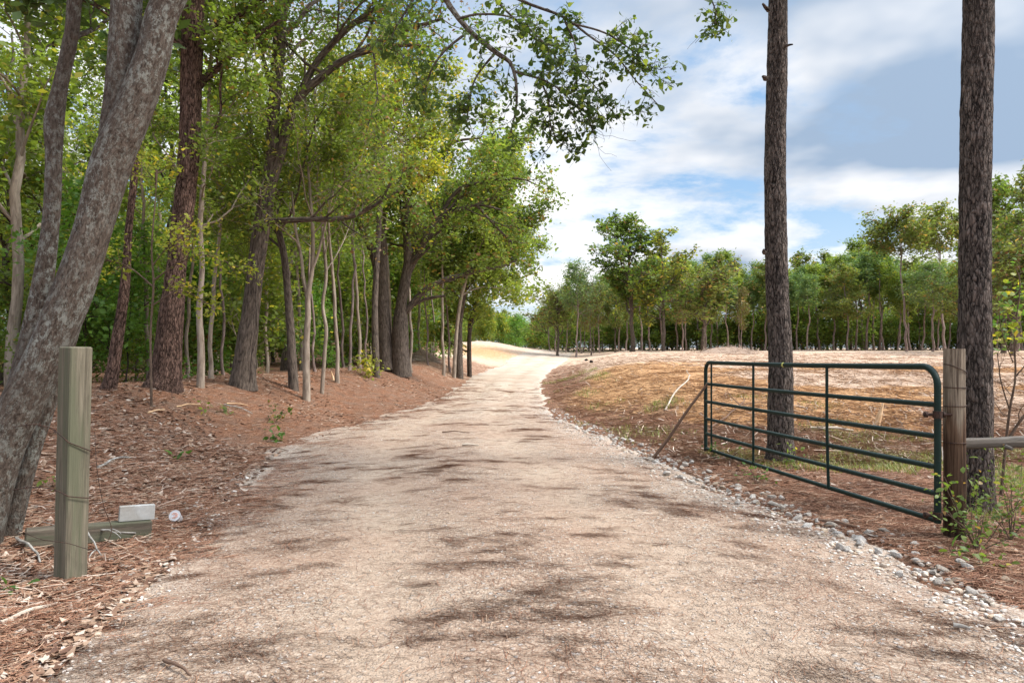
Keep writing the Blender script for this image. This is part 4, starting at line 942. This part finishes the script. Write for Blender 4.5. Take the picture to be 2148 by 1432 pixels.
wood_tree('oak_tree', 'double-trunked oak at the edge of the left wood reaching limbs over the far road', 'oak tree',
          [(842, 778, 46), (840, 740, 36), (840, 690, 34), (842, 640, 25), (850, 590, 22), (856, 550, 20), (854, 500, 17), (852, 440, 14), (862, 330, 10)], 25, 'oak_bark', 'leaf_dark', 28, 11.0, n_l=16, t0=.45, nleaf=14500, lsz=.13, spread=.14, Lf=lambda t: 2.8, seg=28, drift=(.5, 0),
          stems=[[(812, 776, 42), (808, 720, 31), (803, 620, 25), (800, 500, 22), (797, 420, 17), (795, 320, 13), (790, 250, 8)], [(796, 590, 18), (785, 540, 17), (768, 500, 14), (752, 465, 11), (735, 420, 7)]],
          limbs_px=[([(850, 585, 16), (868, 545, 17), (890, 505, 16), (915, 470, 14), (950, 445, 10), (1000, 430, 6), (1050, 440, 4)], 12, 2.0),
                    ([(826, 670, 12), (850, 655, 14), (870, 630, 13), (892, 608, 12), (933, 587, 11), (968, 578, 10), (1009, 567, 8), (1050, 560, 5), (1085, 545, 3)], 8, .9),
                    ([(868, 640, 7), (890, 628, 7), (934, 620, 5)], 0, .5), ([(915, 470, 10), (960, 400, 8), (1030, 380, 6), (1090, 375, 4), (1130, 390, 3)], 9, .8),
                    ([(862, 400, 10), (900, 350, 8), (950, 300, 6), (1010, 290, 4)], 9, 1.3), ([(1000, 430, 6), (1035, 470, 5), (1075, 510, 4)], 8, 1.1)],
          extra_leaf=[dict(n=7000, spread=.16, size=.13, aspect=.55, mat='leaf_mid'), dict(n=1500, spread=.16, size=.15, aspect=.5, mat='leaf_brown')])
wood_tree('elm_tree', 'yellow-green tree with a glowing crown behind the long low limb', 'tree',
          [(790, 775, 16), (786, 650, 14), (792, 520, 12), (800, 400, 11), (806, 330, 8)], 22, 'oak_bark', 'leaf_yel', 29, 9.6, n_l=16, t0=.5, nleaf=19000, lsz=.11, spread=.14, Lf=lambda t: 2.4, seg=12,
          limbs_px=[([(800, 400, 8), (840, 370, 6), (870, 350, 4), (890, 370, 3)], 10, 1.0), ([(800, 400, 8), (760, 330, 6), (725, 250, 5)], 13, 1.3), ([(806, 340, 8), (790, 260, 6), (770, 215, 5)], 12, 1.1)])
wood_tree('young_tree', 'slender leaning tree in the stem cluster near the far bend', 'tree',
          [(952, 757, 9), (958, 690, 8), (968, 620, 8), (985, 560, 6)], 32, 'pale_bark', 'leaf_mid', 31, 9, n_l=12, t0=.35, nleaf=14000, lsz=.17, spread=.22, seg=10)
wood_tree('oak_tree', 'thick dark tree in the stem cluster near the far bend', 'tree',
          [(964, 757, 17), (963, 690, 14), (972, 620, 12), (985, 560, 8)], 33, 'oak_bark', 'leaf_dark', 32, 9.5, n_l=16, t0=.35, nleaf=22000, lsz=.18, spread=.22, seg=14)
wood_tree('oak_tree', 'dark ivy-covered tree at the right end of the left wood', 'tree',
          [(985, 752, 11), (985, 700, 9), (998, 640, 8), (1012, 590, 6)], 36, 'dark_bark', 'leaf_mid', 33, 8.8, n_l=18, t0=.1, nleaf=22000, lsz=.18, spread=.22, seg=10, Lf=lambda t: 2.6)

wood_tree('sapling', 'thin sapling with horizontal sprays of orange-yellow leaves between the two reddish pines', 'sapling',
          [(318, 812, 6), (316, 700, 5), (322, 600, 5), (318, 520, 4), (325, 430, 3)], 11.5, 'twig', 'leaf_yel', 41, 4.6, n_l=3, t0=.8, nleaf=1500, lsz=.075, spread=.09, seg=8, Lf=lambda t: .6,
          limbs_px=[([(320, 600, 4), (270, 560, 3), (215, 545, 2)], 7, .35), ([(320, 590, 4), (370, 555, 3), (430, 535, 2), (500, 560, 2)], 12, .35), ([(320, 640, 4), (380, 610, 3), (440, 640, 2)], 8, .3), ([(318, 560, 3), (350, 520, 2), (390, 490, 2)], 7, .3)])
# vine up the oak
b = at(530, 800, 14.5); b[2] = float(surf(b[0], b[1]))
mb = MB()
for off in (0, 6): mb.tube(smooth_path(pxpath([(524 + off, 803, 5), (528, 750, 4), (534 + off, 700, 5), (538, 650, 4), (532 + off, 600, 4), (546, 560, 4), (552 + off, 520, 3)], 14.62), 40)[:, :3] - b, .018, 7, bark=.1)
v_ = mb.build('vine', M['oak_bark']); v_.location = b; tag(v_, 'woody vine climbing the furrowed oak trunk', 'vine')

# ------------------------------------------------------------------ prototypes for the wood and the far tree line
def auto(kind, seed, H, bark, leafmat, nleaf, lsz, spread, n_l=16, t0=.3, wid=.28, seg=8, name='woodland_tree', cat='tree', lev=2, two=None, asp=.6, trop=.06, r0=.011, ang=(.7, 1.25)):
    rg = np.random.default_rng(seed); root = empty(name, (0, 0, -500), None, cat); tr, sites = MB(), []
    n = 16; q = np.zeros((n, 3)); q[:, 2] = np.linspace(-.2, H * .93, n); q[:, :2] = np.cumsum(rg.normal(0, H * .006, (n, 2)), 0)
    rad = H * r0 * np.linspace(1, .15, n) ** .8; rad[0] *= 1.4; tr.tube(q, rad, seg, bark=.04, seed=seed)
    if kind == 'pine': Lf = lambda t: H * wid * (1.12 - t) ** .7 * (.6 + .8 * min(1, (t - t0) * 4 + .3))
    elif kind == 'oak': Lf = lambda t: H * wid * (1.3 - .55 * t)
    else: Lf = lambda t: H * wid * (1.15 - .75 * t)
    limbs(tr, q, rad, n_l, t0, 1.0, Lf, rg, sites, levels=lev, trop=trop, ang=ang, minr=.028 if kind == 'oak' else .012, r_ratio=.6 if kind == 'oak' else .45)
    tr.build('trunk', M[bark], root); cr = MB()
    leaves(cr, sites, nleaf, spread, lsz, rg, asp, .55); cr.build('crown', M[leafmat], root)
    if two: cr = MB(); leaves(cr, sites, two[1], spread, lsz, rg, asp, .5); cr.build('crown', M[two[0]], root)
    return root
protos_b = [auto('b', 201, 13, 'dark_bark', 'leaf_mid', 8500, .15, .19, 18, .22), auto('b', 202, 12, 'pale_bark', 'leaf_mid', 8000, .15, .19, 18, .3, .22),
            auto('b', 203, 14, 'oak_bark', 'leaf_mid', 9500, .15, .2, 20, .25), auto('b', 204, 11, 'dark_bark', 'leaf_yel', 7500, .14, .19, 18, .3, .24),
            auto('b', 205, 13, 'oak_bark', 'leaf_olive', 8000, .15, .2, 18, .3)]
protos_s = [auto('b', 211, 4.5, 'pale_bark', 'leaf_mid', 4200, .12, .22, 16, .12, .34, 6, 'woodland_sapling', 'sapling', 1, r0=.006), auto('b', 212, 4, 'dark_bark', 'leaf_fresh', 3400, .12, .22, 16, .1, .38, 6, 'woodland_sapling', 'sapling', 1, r0=.006),
            auto('b', 213, 3, 'dark_bark', 'leaf_dark', 3200, .12, .25, 14, .05, .5, 6, 'woodland_shrub', 'shrub', 1, r0=.008)]
protos_t = [auto('b', 221, 9, 'pale_bark', 'leaf_mid', 1400, .13, .2, 9, .55, .2, 8, 'thin_tree', 'tree', 1, r0=.0075), auto('b', 222, 8, 'far_bark', 'leaf_mid', 1400, .13, .2, 9, .5, .22, 8, 'thin_tree', 'tree', 1, r0=.0065)]
protos_p = [auto('pine', 231, 14, 'far_bark', 'needle_green', 4300, .32, .24, 18, .6, .20, 8, 'far_pine', 'pine tree', 1, asp=.35, ang=(1.0, 1.4)), auto('pine', 232, 13, 'far_bark', 'leaf_mid', 4200, .32, .26, 16, .5, .24, 8, 'far_pine', 'pine tree', 1, asp=.35, ang=(1.0, 1.4)),
            auto('pine', 233, 14, 'far_bark', 'leaf_olive', 4800, .32, .28, 18, .35, .25, 8, 'far_tree', 'tree', 1)]
protos_o = [auto('oak', 241, 12, 'oak_bark', 'leaf_olive', 5600, .28, .2, 16, .32, .30, 10, 'field_oak', 'oak tree', 2, r0=.016), auto('oak', 242, 12, 'oak_bark', 'leaf_dark', 6800, .28, .2, 18, .28, .30, 10, 'field_oak', 'oak tree', 2, r0=.015),
            auto('oak', 243, 8, 'oak_bark', 'leaf_olive', 3600, .24, .17, 14, .25, .40, 10, 'field_oak', 'oak tree', 2, r0=.017, two=('leaf_brown', 700)), auto('oak', 244, 11, 'oak_bark', 'leaf_yel', 2200, .26, .18, 14, .3, .3, 10, 'field_oak', 'oak tree', 2, r0=.014, two=('leaf_olive', 3400)),
            auto('pine', 245, 12, 'far_bark', 'needle_green', 5200, .32, .30, 26, .45, .30, 8, 'field_pine', 'pine tree', 2, asp=.3, ang=(.8, 1.3)), auto('pine', 246, 11, 'far_bark', 'leaf_brown', 2600, .28, .35, 20, .35, .25, 8, 'field_pine', 'pine tree', 1, asp=.4, two=('leaf_olive', 1400)),
            auto('oak', 247, 6, 'pale_bark', 'leaf_yel', 4500, .3, .4, 14, .1, .45, 8, 'far_shrub', 'shrub', 1),
            auto('b', 248, 15, 'far_bark', 'leaf_olive', 6500, .3, .3, 14, .7, .5, 8, 'field_oak', 'oak tree', 2, r0=.009, ang=(.4, 1.0))]
def G(x, y): return float(surf(x, y))
rng = np.random.default_rng(77)
# left wood
pos = []
def far_enough(x, y, d): return all((x - a) ** 2 + (y - b) ** 2 > d * d for a, b in pos)
cnt = 0; tries = 0
while cnt < 54 and tries < 20000:
    tries += 1
    y = rng.uniform(15, 75); x = rng.uniform(-1.0 * y - 6, -7.5 if y < 40 else -8.5)
    if y < 26 and x > -9 : continue
    if not far_enough(x, y, 2.6 if y < 40 else 3.2): continue
    pos.append((x, y)); k = rng.choice([0, 1, 2, 3, 4], p=[.3, .2, .22, .14, .14])
    lb = ['green broadleaf tree in the depth of the left wood', 'pale-stemmed green tree in the depth of the left wood', 'tall dense green tree in the depth of the left wood',
          'yellowish tree in the depth of the left wood', 'olive-leaved tree in the depth of the left wood'][k]
    copy_tree(protos_b[k], (x, y, G(x, y)), rng.random() * 6.28, rng.uniform(.8, 1.2), lb, lb.replace('tree', 'trees', 1)); cnt += 1
cnt = 0
while cnt < 64:
    y = rng.uniform(13.5, 50) ; x = rng.uniform(-.95 * y - 2, -5.2 - .02 * y)
    w_ = LX(y) - np.interp(y, [0, 9, 13, 18, 25, 35, 60], [4, 3.7, 3.6, 3.6, 3.0, 2.2, 4])
    if x > w_ - 1.0: continue
    k = int(rng.integers(3)); lb = ['green sapling in the undergrowth of the left wood', 'light green sapling in the undergrowth of the left wood', 'dark green shrub in the undergrowth of the left wood'][k]
    copy_tree(protos_s[k], (x, y, G(x, y)), rng.random() * 6.28, rng.uniform(.7, 1.3), lb, lb.replace('sapling', 'saplings').replace('shrub', 'shrubs')); cnt += 1
for (u, Y_, k, s_) in ((705, 19, 0, .9), (735, 22, 1, 1.0), (752, 24, 0, 1.0), (860, 27, 0, 1.0), (898, 33, 1, 1.0), (930, 31, 0, 1.1), (310, 17, 0, .9), (285, 20, 1, 1), (470, 19, 1, .9), (770, 30, 1, 1.1),
                       (720, 27, 1, 1.1), (880, 38, 0, 1.2), (560, 22, 0, 1.0), (490, 25, 1, 1.1), (912, 40, 1, 1.2), (630, 26, 0, 1.1), (660, 21, 1, .9), (820, 34, 0, 1.2), (445, 16, 0, .8), (395, 18, 0, .8), (943, 34, 1, 1.1)):
    x = (u - 1074) / FPX * Y_; lb = ['thin pale-stemmed tree at the front of the left wood', 'thin grey-brown tree at the front of the left wood'][k]
    copy_tree(protos_t[k], (x, Y_, G(x, Y_)), rng.random() * 6.28, s_, lb, lb.replace('tree', 'trees', 1))
cnt = 0; pos = []
while cnt < 30:
    y = rng.uniform(37, 78); x = rng.uniform(-.35 * y, -.066 * y - 1.0)
    if not far_enough(x, y, 2.2): continue
    pos.append((x, y)); k = int(rng.integers(5)); lb = 'leafy tree bordering the far bend at the end of the left wood'
    copy_tree(protos_b[k], (x, y, G(x, y)), rng.random() * 6.28, rng.uniform(.6, .85), lb, 'leafy trees bordering the far bend'); cnt += 1
for i in range(46):
    y = rng.uniform(34, 80); x = rng.uniform(-.7 * y, -.064 * y - 1.0); k = int(rng.integers(3)); lb = 'bushy sapling beneath the trees bordering the far bend'
    copy_tree(protos_s[k], (x, y, G(x, y)), rng.random() * 6.28, rng.uniform(.9, 1.7), lb, 'bushy saplings bordering the far bend')
# field trees, each its own look
def ftree(u, Y_, vtop, k, wx, label):
    x = (u - 1074) / FPX * Y_; z = G(x, Y_); H = CAMZ + (HZ - vtop) / FPX * Y_ - z
    hh = [12, 12, 8, 11, 12, 11, 6, 15][k]; s_ = H / (hh * 1.02)
    copy_tree(protos_o[k], (x, Y_, z), rng.random() * 6.28, (s_ * wx, s_ * wx, s_), label)
ftree(1170, 74, 612, 2, 1.3, 'low twisted oak standing at the left end of the field trees')
ftree(1208, 72, 545, 4, .95, 'round-topped pine just right of the low twisted oak')
ftree(1240, 76, 588, 5, .9, 'thin pine with browned foliage left of the tallest field tree')
ftree(1322, 74, 462, 1, 1.2, 'tallest dark green tree in the middle of the field row')
ftree(1395, 72, 500, 3, 1.2, 'green and rusty oak with a forked trunk right of the tallest field tree')
ftree(1475, 73, 572, 2, 1.5, 'broad low oak with V-shaped limbs right of the forked field oak')
ftree(1290, 80, 600, 0, .8, 'small olive tree behind the tallest field tree')
ftree(1432, 82, 560, 5, .9, 'rusty-leaved slim tree behind the broad low oak')
ftree(1905, 78, 462, 7, 1.2, 'tall bare-stemmed tree with a high flat crown left of the thick pine')
ftree(1985, 82, 455, 7, 1.2, 'high-crowned tree partly hidden behind the thick pine')
ftree(2105, 60, 400, 1, .9, 'tall leafy tree at the right edge of the picture')
ftree(2160, 52, 385, 0, .9, 'tall olive tree cut off by the right edge of the picture')
for (u, Y_, vt_, k_, lb_) in ((2080, 66, 470, 0, 'olive tree just right of the thick pine trunk'), (2130, 70, 450, 4, 'pine rising behind the yellow-leaved sapling at the right edge'), (2125, 50, 520, 2, 'low bushy oak behind the yellow-leaved sapling at the right edge'), (2200, 58, 420, 1, 'dark leafy tree just outside the right edge'), (2030, 70, 520, 0, 'olive tree hidden mostly by the thick pine trunk'), (1955, 76, 545, 4, 'round pine below the high flat crown by the thick pine')): ftree(u, Y_, vt_, k_, 1.2, lb_)
ftree(1555, 84, 600, 5, .7, 'slim browned tree just left of the slender pine')
# tree line behind the field
for row, (Yr, n_, vt) in enumerate(((88, 46, 566), (97, 46, 556), (110, 42, 556))):
    for i in range(n_):
        u = 1150 + (2330 - 1150) * (i + rng.uniform(.1, .9)) / n_; y = Yr + rng.uniform(-4, 4); x = (u - 1074) / FPX * y
        v_t = vt - 40 * math.exp(-((u - 1780) / 90) ** 2) - 18 * math.exp(-((u - 1450) / 120) ** 2) - 60 * S(1950, 2150, u) + rng.normal(6, 15) + 46 * (u < 1250)
        H = CAMZ + (HZ - v_t) / FPX * y - 1.3; k = int(rng.choice(3, p=[.4, .35, .25])); hh = [14, 13, 14][k]; s_ = H / hh
        lb = ['green pine in the dense tree line behind the cleared field', 'bushy pine in the dense tree line behind the cleared field', 'broadleaf tree in the dense tree line behind the cleared field'][k]
        copy_tree(protos_p[k], (x, y, G(x, y)), rng.random() * 6.28, (s_ * 1.05, s_ * 1.05, s_), lb, lb.replace('pine', 'pines').replace('tree in', 'trees in'))
for i in range(110):
    u = 1140 + (2330 - 1140) * (i + rng.uniform(0, 1)) / 110; y = rng.uniform(92, 118); x = (u - 1074) / FPX * y
    copy_tree(protos_s[2], (x, y, G(x, y)), rng.random() * 6.28, (lambda q: (q * 1.5, q * 1.5, q))(rng.uniform(1.1, 2.1)), 'dark undergrowth shrub beneath the tree line behind the field', 'undergrowth shrubs beneath the tree line')
# beyond the far bend
for (u, y, vt, k, lb) in ((1020, 120, 672, 6, 'yellow-green shrub on the hill crest at the far bend, leftmost'), (1055, 128, 668, 6, 'golden shrub on the hill crest beyond the far bend'), (1148, 115, 672, 6, 'yellow shrub left of the low twisted oak'), (1125, 135, 680, 6, 'olive yellow shrub on the skyline of the far bend')):
    x = (u - 1074) / FPX * y; z = G(x, y); H = CAMZ + (HZ - vt) / FPX * y - z; copy_tree(protos_o[6], (x, y, z), rng.random() * 6, (H / 6 * 1.1,) * 2 + (H / 6,), lb)
for i in range(34):
    u = 940 + 260 * (i + rng.random()) / 34; y = rng.uniform(140, 185); x = (u - 1074) / FPX * y; v_t = 655 + 25 * math.exp(-((u - 1120) / 35) ** 2) + rng.uniform(-12, 14)
    z = G(x, y); H = CAMZ + (HZ - v_t) / FPX * y - z; k = int(rng.integers(3)); s_ = H / [14, 13, 14][k]
    lb = 'distant green tree beyond the far bend of the road'; copy_tree(protos_p[k], (x, y, z), rng.random() * 6, (s_ * 1.2, s_ * 1.2, s_), lb, 'distant trees beyond the far bend')
for i in range(34):
    u = 930 + 250 * (i + rng.random()) / 34; y = rng.uniform(118, 150); x = (u - 1074) / FPX * y; q = rng.uniform(1.0, 1.5); k = int(rng.integers(3))
    copy_tree(protos_s[k], (x, y, G(x, y) - .3), rng.random() * 6, (q * 1.5, q * 1.5, q), 'green bush on the skyline beyond the far bend', 'green bushes beyond the far bend')
# left skyline far behind the wood, seen through gaps
for i in range(34):
    y = rng.uniform(80, 115); x = rng.uniform(-y * .85, -14)
    lb = 'tall green tree far behind the left wood'; copy_tree(protos_p[2], (x, y, G(x, y)), rng.random() * 6, rng.uniform(.8, 1.1), lb, 'tall trees far behind the left wood')
# near the right edge: bare sapling with yellow leaves
b = np.array([(2100 - 1074) / FPX * 7.2, 7.2, 0]); b[2] = G(b[0], b[1])
rg = np.random.default_rng(3)
root = empty('bare_sapling', b, 'twiggy sapling with sparse yellow and green leaves at the right edge beyond the rail', 'sapling'); tr = MB(); sites = []
for rows in ([(2098, 1060, 9), (2108, 950, 7), (2118, 860, 6), (2130, 790, 5), (2128, 700, 4), (2140, 600, 3), (2130, 560, 2)], [(2110, 930, 8), (2150, 870, 7), (2200, 830, 5)], [(2118, 860, 4), (2100, 800, 3), (2092, 740, 2)],
             [(2130, 790, 4), (2165, 740, 3), (2190, 640, 2)], [(2125, 760, 3), (2100, 690, 2), (2095, 620, 2)]):
    c_ = smooth_path(pxpath(rows, 7.2), 20); P = c_[:, :3] - b; tr.tube(P, c_[:, 3], 8, bark=.05); limbs(tr, P, c_[:, 3], 8, .3, 1, lambda t: .5, rg, sites, levels=1, minr=.002, trop=.0)
tr.build('trunk', M['twig'], root); sites = np.array([s_ for s_ in sites if s_[2] > 1.55])
cr = MB(); leaves(cr, sites, 150, .06, .065, rg, .6, .5, prof=[(0, .05), (.3, .42), (.65, .42), (1, .03)]); cr.build('crown', M['leaf_yel'], root)
cr = MB(); leaves(cr, sites, 160, .06, .065, rg, .6, .5, prof=[(0, .05), (.3, .42), (.65, .42), (1, .03)]); cr.build('crown', M['leaf_fresh'], root)
# remove unused prototypes
for r_ in protos_b + protos_s + protos_t + protos_p + protos_o:
    for ch in list(r_.children): bpy.data.objects.remove(ch)
    bpy.data.objects.remove(r_)
